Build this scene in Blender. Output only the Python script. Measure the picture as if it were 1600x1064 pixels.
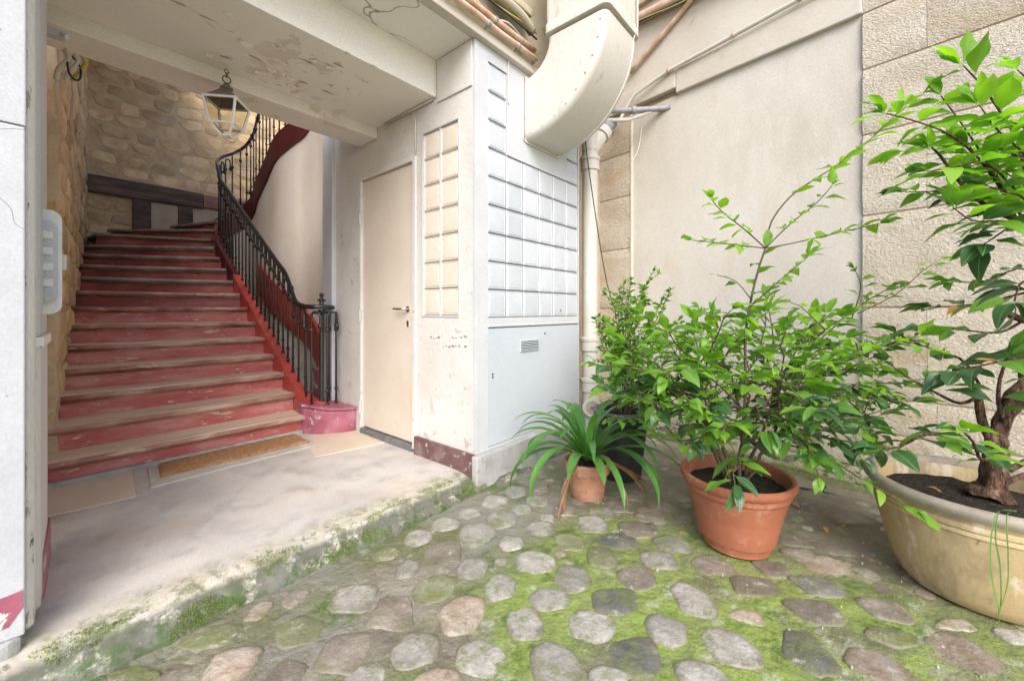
import bpy, bmesh, math, random
from mathutils import Vector, Matrix, noise
R = math.radians
PI = math.pi
for o in list(bpy.data.objects): bpy.data.objects.remove(o)
S = bpy.context.scene
col = S.collection

# ------------------------------------------------------------------ camera, sky, sun, exposure
cam_d = bpy.data.cameras.new('camera'); cam = bpy.data.objects.new('camera', cam_d); col.objects.link(cam)
cam.location = (0, 0, 1.05)
cam.rotation_euler = (R(90), 0, math.atan2(0.6484, 0.7614) - R(90))
cam_d.sensor_width = 36; cam_d.lens = 14.4; cam_d.shift_y = -47/1600; cam_d.clip_start = 0.02; cam_d.clip_end = 400
S.camera = cam
SUN_EL, SUN_AZ = 39, 224      # degrees; azimuth clockwise from +Y
w = bpy.data.worlds.new('World'); S.world = w; w.use_nodes = True
wn = w.node_tree; wn.nodes.clear()
sky = wn.nodes.new('ShaderNodeTexSky'); sky.sky_type = 'NISHITA'; sky.sun_disc = False
sky.sun_elevation = R(SUN_EL); sky.sun_rotation = R(SUN_AZ); sky.air_density = 0.6; sky.dust_density = 2.0; sky.ozone_density = 1.0
bg = wn.nodes.new('ShaderNodeBackground'); bg.inputs[1].default_value = 0.15
wo = wn.nodes.new('ShaderNodeOutputWorld')
wn.links.new(sky.outputs[0], bg.inputs[0]); wn.links.new(bg.outputs[0], wo.inputs[0])
sd = bpy.data.lights.new('sun', 'SUN'); sd.energy = 1.5; sd.angle = R(42); sd.color = (1, .975, .94)
sun = bpy.data.objects.new('sun', sd); col.objects.link(sun)
az = R(SUN_AZ); el = R(SUN_EL)
sdir = Vector((math.sin(az)*math.cos(el), math.cos(az)*math.cos(el), math.sin(el)))
sun.rotation_euler = sdir.to_track_quat('Z', 'Y').to_euler(); sun.location = (0, -3, 6)
S.render.engine = 'CYCLES'
S.view_settings.view_transform = 'Standard'; S.view_settings.look = 'None'
S.view_settings.gamma = 1; S.view_settings.use_curve_mapping = False
S.view_settings.exposure = 1.22
S.cycles.max_bounces = 10; S.cycles.diffuse_bounces = 6; S.cycles.transparent_max_bounces = 16

# ------------------------------------------------------------------ helpers: objects
def tag(o, label=None, cat=None, group=None, kind=None):
    if label: o['label'] = label
    if cat: o['category'] = cat
    if group: o['group'] = group
    if kind: o['kind'] = kind
    return o
def thing(name, label, cat, loc=(0, 0, 0), group=None, kind=None):
    o = bpy.data.objects.new(name, None); col.objects.link(o); o.location = loc
    o.empty_display_size = .1
    return tag(o, label, cat, group, kind)
class MB:
    def __init__(s): s.v = []; s.f = []; s.mi = []
    def add(s, vs, fs, m=0):
        b = len(s.v); s.v += [tuple(v) for v in vs]; s.f += [tuple(i+b for i in f) for f in fs]; s.mi += [m]*len(fs); return s
    def box(s, x0, x1, y0, y1, z0, z1, m=0):
        vs = [(x, y, z) for x in (x0, x1) for y in (y0, y1) for z in (z0, z1)]
        return s.add(vs, [(0,1,3,2),(4,6,7,5),(0,4,5,1),(2,3,7,6),(0,2,6,4),(1,5,7,3)], m)
    def prism(s, poly, z0, z1, m=0):          # poly counter-clockwise in plan; z may be callables
        n = len(poly)
        g0 = z0 if callable(z0) else (lambda x, y: z0)
        g1 = z1 if callable(z1) else (lambda x, y: z1)
        vs = [(x, y, g0(x, y)) for x, y in poly]+[(x, y, g1(x, y)) for x, y in poly]
        fs = [tuple(range(n-1, -1, -1)), tuple(range(n, 2*n))]+[(i, (i+1) % n, (i+1) % n+n, i+n) for i in range(n)]
        return s.add(vs, fs, m)
    def tube(s, pts, r, n=8, cap=True, m=0):
        pts = [Vector(p) for p in pts]; k = len(pts)
        rs = r if isinstance(r, (list, tuple)) else [r]*k
        up = None; vs = []
        for i, p in enumerate(pts):
            t = (pts[min(i+1, k-1)]-pts[max(i-1, 0)])
            if t.length < 1e-7: t = Vector((0, 0, 1))
            t.normalize()
            if up is None:
                up = Vector((0, 0, 1)) if abs(t.z) < .9 else Vector((1, 0, 0))
            u = up-t*up.dot(t)
            if u.length < 1e-5: u = Vector((1, 0, 0))-t*t.x
            u.normalize(); up = u; q = t.cross(u)
            for j in range(n):
                a = 2*PI*j/n; vs.append(p+(u*math.cos(a)+q*math.sin(a))*rs[i])
        fs = [(i*n+j, i*n+(j+1) % n, (i+1)*n+(j+1) % n, (i+1)*n+j) for i in range(k-1) for j in range(n)]
        if cap: fs += [tuple(range(n-1, -1, -1)), tuple(range((k-1)*n, k*n))]
        return s.add(vs, fs, m)
    def ribbon(s, pts, wdt, h0, h1, m=0):     # vertical board following a 3-D path: width in plan, from z+h0 to z+h1
        pts = [Vector(p) for p in pts]; k = len(pts); vs = []
        for i, p in enumerate(pts):
            t = pts[min(i+1, k-1)]-pts[max(i-1, 0)]; t.z = 0; t.normalize()
            q = Vector((-t.y, t.x, 0))*wdt/2
            vs += [p-q+Vector((0, 0, h0)), p+q+Vector((0, 0, h0)), p+q+Vector((0, 0, h1)), p-q+Vector((0, 0, h1))]
        fs = [(i*4+j, i*4+(j+1) % 4, (i+1)*4+(j+1) % 4, (i+1)*4+j) for i in range(k-1) for j in range(4)]
        fs += [(3, 2, 1, 0), ((k-1)*4, (k-1)*4+1, (k-1)*4+2, (k-1)*4+3)]
        return s.add(vs, fs, m)
    def lathe(s, c, prof, n=32, m=0, wob=0, seed=0):
        vs = []
        for r, z in prof:
            for j in range(n):
                a = 2*PI*j/n; rr = r*(1+wob*math.sin(2*a+seed))
                vs.append((c[0]+rr*math.cos(a), c[1]+rr*math.sin(a), c[2]+z))
        k = len(prof)
        fs = [(i*n+j, i*n+(j+1) % n, (i+1)*n+(j+1) % n, (i+1)*n+j) for i in range(k-1) for j in range(n)]
        return s.add(vs, fs, m)
def mesh_of(name, mb, mats, smooth=False, bevel=0, seg=2, jit=0, sub=0, autos=None):
    me = bpy.data.meshes.new(name); me.from_pydata(mb.v, [], mb.f)
    if not isinstance(mats, (list, tuple)): mats = [mats]
    for m in mats: me.materials.append(m)
    me.polygons.foreach_set('material_index', mb.mi)
    bm = bmesh.new(); bm.from_mesh(me)
    bmesh.ops.recalc_face_normals(bm, faces=bm.faces)
    if bevel: bmesh.ops.bevel(bm, geom=list(bm.edges), offset=bevel, segments=seg, affect='EDGES', profile=.6, clamp_overlap=True)
    if sub: bmesh.ops.subdivide_edges(bm, edges=list(bm.edges), cuts=sub, use_grid_fill=True)
    if jit:
        for v in bm.verts:
            v.co += noise.noise_vector(v.co*7)*jit
    bm.to_mesh(me); bm.free()
    if smooth:
        me.polygons.foreach_set('use_smooth', [True]*len(me.polygons))
        if autos: me.set_sharp_from_angle(angle=R(autos))
    return me
def root_of(p):
    while p.parent: p = p.parent
    return p
def obj(name, mb, mats, parent=None, smooth=False, **k):
    me = mesh_of(name, mb, mats, smooth, **k)
    o = bpy.data.objects.new(name, me); col.objects.link(o)
    if parent is not None:
        o.parent = parent
        if parent.parent is None and parent.type == 'EMPTY': o.location = -Vector(parent.location)
        elif parent.parent is not None: o.location = (0, 0, 0)
    return o
def inst(name, me, parent, pos, mat3=None, scale=(1, 1, 1)):
    o = bpy.data.objects.new(name, me); col.objects.link(o)
    o.parent = parent
    m = (mat3.to_4x4() if mat3 else Matrix.Identity(4)) @ Matrix.Diagonal((*scale, 1))
    m.translation = Vector(pos)-Vector(parent.location if parent else (0, 0, 0))
    o.matrix_basis = m
    return o
def frame(n, up=(0, 0, 1)):                    # local z along n, local y near up
    z = Vector(n).normalized(); x = Vector(up).cross(z)
    if x.length < 1e-4: x = Vector((1, 0, 0)).cross(z)
    x.normalize(); y = z.cross(x)
    return Matrix((x, y, z)).transposed()

# ------------------------------------------------------------------ helpers: materials
def M(name, cols, scale=3, rough=.7, bumps=((60, .3, .004),), chips=(), rand=0, spec=.4, detail=5, metal=0, stretch=(1, 1, 1), dist=0, sss=0, crack=None, grain=.10, gs=110, edge=None):
    m = bpy.data.materials.new(name); m.use_nodes = True; nt = m.node_tree; N = nt.nodes; L = nt.links
    bs = N['Principled BSDF']
    geo = N.new('ShaderNodeNewGeometry'); mp = N.new('ShaderNodeMapping'); mp.inputs['Scale'].default_value = stretch
    L.new(geo.outputs['Position'], mp.inputs[0]); P = mp.outputs[0]
    oi = None
    if rand:
        oi = N.new('ShaderNodeObjectInfo')
        ad = N.new('ShaderNodeVectorMath'); ad.operation = 'ADD'
        sc = N.new('ShaderNodeVectorMath'); sc.operation = 'SCALE'; sc.inputs[0].default_value = (31, 17, 9)
        L.new(oi.outputs['Random'], sc.inputs['Scale']); L.new(P, ad.inputs[0]); L.new(sc.outputs[0], ad.inputs[1]); P = ad.outputs[0]
    def ns(sc_, det=detail, rg=.6, d=0.0):
        n = N.new('ShaderNodeTexNoise'); n.inputs['Scale'].default_value = sc_; n.inputs['Detail'].default_value = det
        n.inputs['Roughness'].default_value = rg; n.inputs['Distortion'].default_value = d; L.new(P, n.inputs['Vector']); return n.outputs['Fac']
    def mrange(src, a, b):
        r = N.new('ShaderNodeMapRange'); r.interpolation_type = 'SMOOTHSTEP'
        r.inputs[1].default_value = a; r.inputs[2].default_value = b; L.new(src, r.inputs[0]); return r.outputs[0]
    def mix(f, a, b, mode='MIX'):
        x = N.new('ShaderNodeMix'); x.data_type = 'RGBA'; x.blend_type = mode
        if isinstance(f, float): x.inputs[0].default_value = f
        else: L.new(f, x.inputs[0])
        for i, q in ((6, a), (7, b)):
            if isinstance(q, (tuple, list)): x.inputs[i].default_value = (*q, 1)
            else: L.new(q, x.inputs[i])
        return x.outputs[2]
    def mul(a, b):
        x = N.new('ShaderNodeMath'); x.operation = 'MULTIPLY'; L.new(a, x.inputs[0])
        if isinstance(b, (int, float)): x.inputs[1].default_value = b
        else: L.new(b, x.inputs[1])
        return x.outputs[0]
    r = N.new('ShaderNodeValToRGB'); k = len(cols)
    while len(r.color_ramp.elements) < k: r.color_ramp.elements.new(.5)
    for i, c in enumerate(cols):
        e = r.color_ramp.elements[i]; e.position = .3+.4*i/max(1, k-1); e.color = (*c, 1)
    L.new(ns(scale, d=dist), r.inputs[0]); C = r.outputs[0]
    if rand:
        mr = N.new('ShaderNodeMapRange'); mr.inputs[3].default_value = 1-rand; mr.inputs[4].default_value = 1+rand
        L.new(oi.outputs['Random'], mr.inputs[0])
        hsv = N.new('ShaderNodeHueSaturation'); L.new(C, hsv.inputs['Color']); L.new(mr.outputs[0], hsv.inputs['Value'])
        C = hsv.outputs[0]
    if grain:
        gr = N.new('ShaderNodeMapRange'); gr.inputs[1].default_value = .3; gr.inputs[2].default_value = .7; gr.inputs[3].default_value = 1-grain; gr.inputs[4].default_value = 1+grain
        L.new(ns(gs, 4, .75), gr.inputs[0]); hg = N.new('ShaderNodeHueSaturation'); L.new(C, hg.inputs['Color']); L.new(gr.outputs[0], hg.inputs['Value']); C = hg.outputs[0]
    sep = None; chipm = []
    for ch in chips:
        f = mrange(ns(ch['s'], ch.get('d', 6), ch.get('r', .65), ch.get('dist', 0.0)), ch['lo'], ch['hi'])
        for (ax, a, b) in ch.get('zone', ()):
            if sep is None:
                sep = N.new('ShaderNodeSeparateXYZ'); L.new(geo.outputs['Position'], sep.inputs[0])
            f = mul(f, mrange(sep.outputs[ax], a, b))
        if 'amt' in ch: f = mul(f, ch['amt'])
        C = mix(f, C, ch['c'])
        if ch.get('h'): chipm.append((f, ch['h']))
    if edge:
        tc = N.new('ShaderNodeTexCoord'); mm = N.new('ShaderNodeVectorMath'); mm.operation = 'MULTIPLY'; mm.inputs[1].default_value = (1, 1, 0)
        L.new(tc.outputs['Object'], mm.inputs[0]); ln = N.new('ShaderNodeVectorMath'); ln.operation = 'LENGTH'; L.new(mm.outputs[0], ln.inputs[0])
        ea = N.new('ShaderNodeMath'); ea.operation = 'MULTIPLY_ADD'; L.new(ns(22, 5, .75), ea.inputs[0]); ea.inputs[1].default_value = .55; L.new(ln.outputs[1], ea.inputs[2])
        C = mix(mul(mrange(ea.outputs[0], .62, .84), .85), C, edge)
    nrm = None
    if crack:
        cs, cw, cc = crack
        dn = N.new('ShaderNodeTexNoise'); dn.inputs['Scale'].default_value = cs*2.5; L.new(P, dn.inputs['Vector'])
        va = N.new('ShaderNodeVectorMath'); va.operation = 'MULTIPLY_ADD'
        L.new(dn.outputs['Color'], va.inputs[0]); va.inputs[1].default_value = (.5/cs,)*3; L.new(P, va.inputs[2])
        vo = N.new('ShaderNodeTexVoronoi'); vo.feature = 'DISTANCE_TO_EDGE'; vo.inputs['Scale'].default_value = cs; L.new(va.outputs[0], vo.inputs['Vector'])
        f = mrange(vo.outputs['Distance'], cw, 0); f = mul(f, mrange(ns(cs*.7, 2), .5, .62))
        C = mix(f, C, cc); chipm.append((f, -.003))
    for bsc, st, ds in bumps:
        b = N.new('ShaderNodeBump'); b.inputs['Strength'].default_value = st; b.inputs['Distance'].default_value = ds
        L.new(ns(bsc, 4, .6), b.inputs['Height'])
        if nrm: L.new(nrm, b.inputs['Normal'])
        nrm = b.outputs[0]
    for f, h in chipm:
        b = N.new('ShaderNodeBump'); b.inputs['Strength'].default_value = .8; b.inputs['Distance'].default_value = abs(h); b.invert = h < 0
        L.new(f, b.inputs['Height'])
        if nrm: L.new(nrm, b.inputs['Normal'])
        nrm = b.outputs[0]
    if nrm: L.new(nrm, bs.inputs['Normal'])
    L.new(C, bs.inputs['Base Color'])
    bs.inputs['Roughness'].default_value = rough; bs.inputs['Specular IOR Level'].default_value = spec; bs.inputs['Metallic'].default_value = metal
    return m
def leafmat(name, a, b, trans=.45, rough=.35, veins=True):
    m = bpy.data.materials.new(name); m.use_nodes = True; nt = m.node_tree; N = nt.nodes; L = nt.links
    bs = N['Principled BSDF']; out = N['Material Output']
    oi = N.new('ShaderNodeObjectInfo'); geo = N.new('ShaderNodeNewGeometry')
    n = N.new('ShaderNodeTexNoise'); n.inputs['Scale'].default_value = 9; L.new(geo.outputs['Position'], n.inputs['Vector'])
    ad = N.new('ShaderNodeMath'); ad.operation = 'MULTIPLY_ADD'; L.new(oi.outputs['Random'], ad.inputs[0]); ad.inputs[1].default_value = .9
    sb = N.new('ShaderNodeMath'); sb.operation = 'MULTIPLY_ADD'; L.new(n.outputs['Fac'], sb.inputs[0]); sb.inputs[1].default_value = 1.2; sb.inputs[2].default_value = -.55
    L.new(sb.outputs[0], ad.inputs[2])
    x = N.new('ShaderNodeMix'); x.data_type = 'RGBA'; x.clamp_factor = True; L.new(ad.outputs[0], x.inputs[0]); x.inputs[6].default_value = (*a, 1); x.inputs[7].default_value = (*b, 1)
    L.new(x.outputs[2], bs.inputs['Base Color']); bs.inputs['Roughness'].default_value = rough
    tc = N.new('ShaderNodeTexCoord'); sx = N.new('ShaderNodeSeparateXYZ'); L.new(tc.outputs['Object'], sx.inputs[0])
    def mth(op, p, q=None, q2=None):
        k_ = N.new('ShaderNodeMath'); k_.operation = op
        for i_, v_ in enumerate((p, q, q2)):
            if v_ is None: continue
            if isinstance(v_, (int, float)): k_.inputs[i_].default_value = v_
            else: L.new(v_, k_.inputs[i_])
        return k_.outputs[0]
    ay = mth('ABSOLUTE', sx.outputs[1])
    mid = N.new('ShaderNodeMapRange'); mid.inputs[1].default_value = .016; mid.inputs[2].default_value = .004; L.new(ay, mid.inputs[0])
    vv = mth('ABSOLUTE', mth('SINE', mth('MULTIPLY', mth('SUBTRACT', sx.outputs[0], mth('MULTIPLY', ay, .8)), 30)))
    ve = N.new('ShaderNodeMapRange'); ve.inputs[1].default_value = .12; ve.inputs[2].default_value = 0; L.new(vv, ve.inputs[0])
    vm = mth('MINIMUM', mth('ADD', mth('MULTIPLY', mid.outputs[0], .6), mth('MULTIPLY', ve.outputs[0], .28)), .7)
    x2 = N.new('ShaderNodeMix'); x2.data_type = 'RGBA'; L.new(vm, x2.inputs[0]); L.new(x.outputs[2], x2.inputs[6]); x2.inputs[7].default_value = (.30, .42, .14, 1) if veins else (*b, 1)
    L.new(x2.outputs[2], bs.inputs['Base Color'])
    tr = N.new('ShaderNodeBsdfTranslucent')
    g = N.new('ShaderNodeMix'); g.data_type = 'RGBA'; g.blend_type = 'MULTIPLY'; g.inputs[0].default_value = 1
    L.new(x.outputs[2], g.inputs[6]); g.inputs[7].default_value = (1.5, 1.7, .5, 1); L.new(g.outputs[2], tr.inputs[0])
    ms = N.new('ShaderNodeMixShader'); ms.inputs[0].default_value = trans
    L.new(bs.outputs[0], ms.inputs[1]); L.new(tr.outputs[0], ms.inputs[2]); L.new(ms.outputs[0], out.inputs[0])
    bn = N.new('ShaderNodeTexNoise'); bn.inputs['Scale'].default_value = 70; L.new(geo.outputs['Position'], bn.inputs['Vector'])
    bp = N.new('ShaderNodeBump'); bp.inputs['Strength'].default_value = .25; bp.inputs['Distance'].default_value = .003; L.new(bn.outputs['Fac'], bp.inputs['Height']); L.new(bp.outputs[0], bs.inputs['Normal'])
    return m

WHITE = M('white_paint', [(.46,.475,.485),(.50,.515,.53),(.54,.555,.57)], 2.5, .5, ((14,.25,.006),(90,.12,.002)), chips=[dict(c=(.45,.42,.37), s=7, lo=.66, hi=.74, amt=.6)])
BLOCK = M('painted_glass_block', [(.43,.465,.50),(.48,.51,.54),(.52,.545,.565)], 3, .28, ((9,.25,.006),), rand=.045, spec=.5)
CREAMBLOCK = M('cream_glass_block', [(.60,.55,.46),(.66,.60,.50),(.70,.65,.56)], 3, .3, ((9,.25,.006),), rand=.05, spec=.5)
PLASTER = M('painted_plaster', [(.54,.52,.48),(.60,.58,.54),(.65,.63,.59)], 2.2, .65, ((16,.4,.012),(120,.35,.002)), chips=[dict(c=(.34,.29,.23), s=11, lo=.55, hi=.70, zone=[(2,.75,.15)], amt=.75), dict(c=(.3,.27,.23), s=9, lo=.63, hi=.68, amt=.45)])
CEIL = M('ceiling_paint', [(.74,.72,.67),(.79,.77,.72)], 1.5, .6, ((6,.2,.01),(60,.15,.002)), crack=(1.5, .010, (.28,.25,.2)))
BEAMP = M('beam_paint', [(.76,.72,.66),(.80,.77,.71)], 1.2, .6, ((8,.25,.01),(70,.15,.002)),
          chips=[dict(c=(.66,.60,.51), s=4.5, lo=.57, hi=.582, h=-.004, zone=[(0,.65,1.0),(0,1.75,1.4),(2,2.556,2.548)])])
DOOR = M('door_paint', [(.58,.51,.42),(.65,.59,.50)], 2.5, .45, ((20,.12,.004),), chips=[dict(c=(.45,.40,.34), s=28, lo=.66, hi=.70, amt=.6), dict(c=(.42,.36,.29), s=9, lo=.55, hi=.75, zone=[(2,.45,.1)], amt=.7)])
METALW = M('white_panel_paint', [(.44,.485,.52),(.485,.525,.56)], 1.5, .42, ((3,.2,.01),), chips=[dict(c=(.5,.5,.48), s=14, lo=.7, hi=.73, amt=.7)])
MAROON = M('maroon_plinth', [(.10,.055,.05),(.15,.08,.075),(.22,.17,.16)], 9, .55, ((30,.5,.006),), chips=[dict(c=(.4,.37,.35), s=16, lo=.6, hi=.66)])
CONC = M('grey_concrete', [(.27,.27,.265),(.36,.355,.345),(.43,.425,.405)], 6, .85, ((22,.5,.01),(120,.5,.003)), chips=[dict(c=(.24,.23,.22), s=9, lo=.55, hi=.68, amt=.7)])
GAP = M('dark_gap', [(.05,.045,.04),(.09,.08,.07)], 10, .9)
STEEL = M('brushed_steel', [(.55,.54,.52),(.6,.59,.57)], 10, .3, (), metal=1)
BLACK = M('black_iron', [(.012,.012,.013),(.03,.028,.027)], 30, .28, ((60,.5,.003),), chips=[dict(c=(.55,.53,.5), s=55, lo=.66, hi=.69, zone=[(2,1.0,.5)]), dict(c=(.4,.38,.35), s=60, lo=.72, hi=.75)], spec=.6)
RED = M('worn_red_paint', [(.40,.075,.07),(.50,.14,.12),(.56,.29,.25)], 5, .42, ((14,.3,.006),(70,.3,.002)), stretch=(.6,1,2.2),
        chips=[dict(c=(.60,.44,.36), s=9, lo=.54, hi=.68, amt=.55, r=.8), dict(c=(.66,.56,.44), s=15, lo=.62, hi=.645, h=-.002), dict(c=(.22,.14,.11), s=9, lo=.57, hi=.72, amt=.6, r=.8)])
NOSE = M('worn_nosing', [(.20,.075,.06),(.38,.19,.14),(.62,.46,.34)], 9, .5, ((40,.5,.004),), stretch=(.35,1,1), chips=[dict(c=(.55,.42,.3), s=16, lo=.6, hi=.66)])
TREAD = M('worn_tread_wood', [(.60,.44,.31),(.74,.58,.43),(.80,.68,.55)], 5, .55, ((40,.4,.004),(9,.3,.006)), stretch=(.3,1.4,1), chips=[dict(c=(.22,.17,.14), s=6, lo=.55, hi=.75, amt=.5)])
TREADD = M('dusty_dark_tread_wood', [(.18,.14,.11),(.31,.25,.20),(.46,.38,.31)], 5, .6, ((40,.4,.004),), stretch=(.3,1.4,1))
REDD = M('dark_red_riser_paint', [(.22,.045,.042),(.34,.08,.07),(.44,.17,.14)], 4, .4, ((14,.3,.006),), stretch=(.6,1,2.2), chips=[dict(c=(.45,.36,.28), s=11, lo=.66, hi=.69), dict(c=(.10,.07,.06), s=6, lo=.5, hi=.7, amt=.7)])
STRING = M('red_string_paint', [(.32,.04,.035),(.42,.06,.045),(.48,.10,.075)], 5, .33, ((20,.3,.006),), chips=[dict(c=(.6,.5,.42), s=14, lo=.66, hi=.68, h=-.002)])
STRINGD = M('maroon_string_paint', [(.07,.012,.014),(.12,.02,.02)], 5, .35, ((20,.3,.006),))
PURPLE = M('faded_purple_paint', [(.27,.065,.10),(.35,.11,.15),(.42,.20,.24)], 7, .45, ((20,.4,.006),), chips=[dict(c=(.62,.56,.52), s=9, lo=.60, hi=.625, h=-.003, dist=1.0)])
STAIRW = M('stairwell_plaster', [(.64,.55,.45),(.72,.65,.56),(.78,.74,.68)], 1.2, .75, ((5,.4,.015),(60,.2,.002)), stretch=(1,1,.5), chips=[dict(c=(.38,.28,.20), s=2.5, lo=.5, hi=.72, zone=[(2,1.8,.4)], amt=.6)])
MORTAR = M('lime_mortar', [(.44,.30,.15),(.56,.40,.22),(.62,.47,.29)], 4, .9, ((9,.7,.03),(60,.6,.004)))
RUBBLE = M('rubble_stone', [(.44,.28,.13),(.60,.42,.22),(.70,.53,.33)], 5, .8, ((10,.6,.015),(60,.4,.003)), rand=.28)
ASHLAR = M('warm_ashlar', [(.40,.29,.18),(.54,.41,.27),(.60,.48,.34)], 4, .85, ((8,.6,.02),(60,.5,.003)), rand=.15)
TIMBER = M('dark_timber', [(.035,.022,.014),(.09,.052,.032),(.19,.115,.07)], 8, .6, ((20,.8,.01),), stretch=(.25,1,1.5))
REDTIMB = M('reddish_timber', [(.20,.08,.05),(.36,.18,.11)], 8, .6, ((20,.8,.01),), stretch=(.25,1,1.5))
LIME = M('limewashed_plaster', [(.42,.33,.22),(.55,.46,.34)], 3, .85, ((6,.6,.02),))
SLAB = M('hall_stone_floor', [(.44,.41,.38),(.53,.50,.46),(.60,.56,.51)], 2.6, .42, ((12,.25,.006),(140,.4,.002)),
         chips=[dict(c=(.50,.40,.30), s=2.2, lo=.52, hi=.68, amt=.6), dict(c=(.33,.34,.38), s=1.8, lo=.52, hi=.64, amt=.6, zone=[(0,1.5,.2)]),
                dict(c=(.30,.29,.28), s=5, lo=.50, hi=.66, amt=.5), dict(c=(.55,.53,.49), s=26, lo=.60, hi=.68, amt=.6),
                dict(c=(.46,.425,.30), s=22, lo=.42, hi=.56, zone=[(1,2.12,1.97)], amt=.8, r=.8),
                dict(c=(.14,.17,.06), s=6, lo=.48, hi=.60, zone=[(1,2.12,1.92)], amt=.8, r=.8),
                dict(c=(.10,.10,.085), s=30, lo=.54, hi=.62, zone=[(1,2.10,1.93)], r=.8, amt=.8),
                dict(c=(.10,.10,.08), s=9, lo=.34, hi=.50, zone=[(2,-.010,-.028)], r=.8, amt=.9),
                dict(c=(.06,.10,.025), s=12, lo=.46, hi=.58, zone=[(2,-.02,-.06)], r=.8)], spec=.5, grain=.16, crack=(.9, .004, (.15,.14,.12)))
PAVER = M('cream_paver', [(.60,.50,.38),(.66,.57,.45)], 3, .5, ((10,.2,.004),))
PAVER2 = M('pale_paver', [(.44,.40,.36),(.55,.50,.44)], 5, .6, ((14,.4,.006),), chips=[dict(c=(.62,.60,.54), s=9, lo=.52, hi=.62, amt=.6)])
MAT = M('coir', [(.30,.15,.065),(.44,.24,.12),(.54,.34,.19)], 40, .95, ((300,.9,.006),(60,.6,.006)), spec=.1)
STONEW = M('tooled_limestone', [(.55,.48,.37),(.62,.55,.44),(.66,.60,.50)], 2.5, .9, ((26,.5,.02),(64,1.0,.016),(150,.6,.005)), rand=.04, stretch=(1,1,1.9), chips=[dict(c=(.36,.29,.20), s=34, lo=.54, hi=.66, amt=.35, d=4), dict(c=(.52,.38,.21), s=1.6, lo=.50, hi=.70, amt=.6), dict(c=(.22,.22,.13), s=7, lo=.5, hi=.62, zone=[(2,.35,.02)])])
JOINT = M('wall_joint', [(.42,.34,.24),(.52,.44,.33)], 5, .9, ((30,.5,.01),))
RENDER = M('smooth_render', [(.48,.44,.375),(.54,.505,.44),(.58,.55,.49)], 1.8, .8, stretch=(1,1,.5), bumps=((22,.35,.006),(110,.5,.003)), crack=(1.1, .003, (.33,.29,.24)), chips=[dict(c=(.40,.35,.28), s=1.3, lo=.55, hi=.70, amt=.35), dict(c=(.52,.43,.32), s=3, lo=.56, hi=.72, amt=.5), dict(c=(.36,.33,.29), s=30, lo=.72, hi=.75, amt=.6)])
LINT = M('lintel_render', [(.50,.45,.37),(.57,.53,.46)], 2, .8, ((18,.4,.008),(90,.4,.002)), chips=[dict(c=(.38,.29,.2), s=6, lo=.6, hi=.72, amt=.6)])
PIPE = M('painted_pipe', [(.52,.50,.44),(.60,.575,.52)], 5, .45, ((20,.2,.004),), chips=[dict(c=(.40,.34,.26), s=12, lo=.64, hi=.7, amt=.7)])
DUCT = M('duct_paint', [(.56,.53,.47),(.61,.58,.52)], 1.6, .42, ((4,.15,.01),), stretch=(1,1,.3), chips=[dict(c=(.40,.34,.26), s=16, lo=.56, hi=.72, amt=.5), dict(c=(.46,.39,.29), s=9, lo=.64, hi=.78, amt=.5)])
COPPER = M('dull_copper', [(.40,.24,.15),(.55,.38,.27),(.62,.50,.40)], 12, .55, ((40,.4,.003),))
GREYP = M('grey_plastic_pipe', [(.22,.22,.23),(.33,.33,.34)], 10, .5)
CABLE = M('black_cable', [(.02,.02,.02),(.04,.04,.04)], 10, .5)
CABLEW = M('pale_cable', [(.55,.52,.46),(.62,.59,.52)], 10, .5)
YEL = M('yellow_cable', [(.50,.40,.08),(.45,.42,.15)], 10, .5)
LEDGE = M('mossy_ledge', [(.36,.31,.22),(.46,.41,.30)], 4, .9, ((20,.5,.01),), chips=[dict(c=(.24,.26,.09), s=9, lo=.54, hi=.66, amt=.7)])
TERRA = M('terracotta_plastic', [(.29,.095,.05),(.35,.125,.065)], 2.5, .5, ((60,.12,.002),), chips=[dict(c=(.46,.30,.22), s=7, lo=.52, hi=.70, amt=.5, r=.8), dict(c=(.16,.11,.07), s=22, lo=.60, hi=.68, amt=.6, zone=[(2,.06,-.08)]), dict(c=(.22,.11,.06), s=5, lo=.55, hi=.75, zone=[(2,.05,-.09)], amt=.6), dict(c=(.65,.45,.33), s=40, lo=.74, hi=.76)])
CLAY = M('old_clay', [(.28,.13,.075),(.40,.20,.12),(.45,.28,.19)], 6, .8, ((30,.3,.004),), chips=[dict(c=(.5,.42,.33), s=7, lo=.58, hi=.7, amt=.7), dict(c=(.20,.10,.06), s=5, lo=.55, hi=.65, amt=.6)])
BLKPOT = M('charcoal_pot', [(.022,.021,.022),(.035,.033,.034)], 5, .5, ((40,.15,.003),))
BLKRIM = M('grey_pot_rim', [(.10,.095,.10),(.14,.135,.14)], 5, .5)
CREAMPOT = M('weathered_cream_pot', [(.38,.26,.12),(.47,.35,.18),(.53,.43,.27)], 3, .6, ((25,.3,.006),), stretch=(1,1,.45), chips=[dict(c=(.27,.19,.11), s=6, lo=.46, hi=.62, amt=.65), dict(c=(.66,.58,.45), s=8, lo=.54, hi=.64, amt=.7), dict(c=(.14,.11,.07), s=30, lo=.62, hi=.70, amt=.6), dict(c=(.20,.19,.12), s=6, lo=.5, hi=.62, zone=[(2,.0,-.1)])], crack=(3.0, .010, (.15,.11,.07)))
POTRIM = M('weathered_pot_rim', [(.22,.19,.15),(.31,.27,.21),(.40,.35,.28)], 7, .7, ((30,.4,.006),))
SOIL = M('potting_soil', [(.012,.009,.007),(.03,.022,.016),(.07,.05,.035)], 60, .95, ((120,1,.01),(30,1,.02)), chips=[dict(c=(.45,.42,.36), s=140, lo=.74, hi=.76)])
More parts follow.
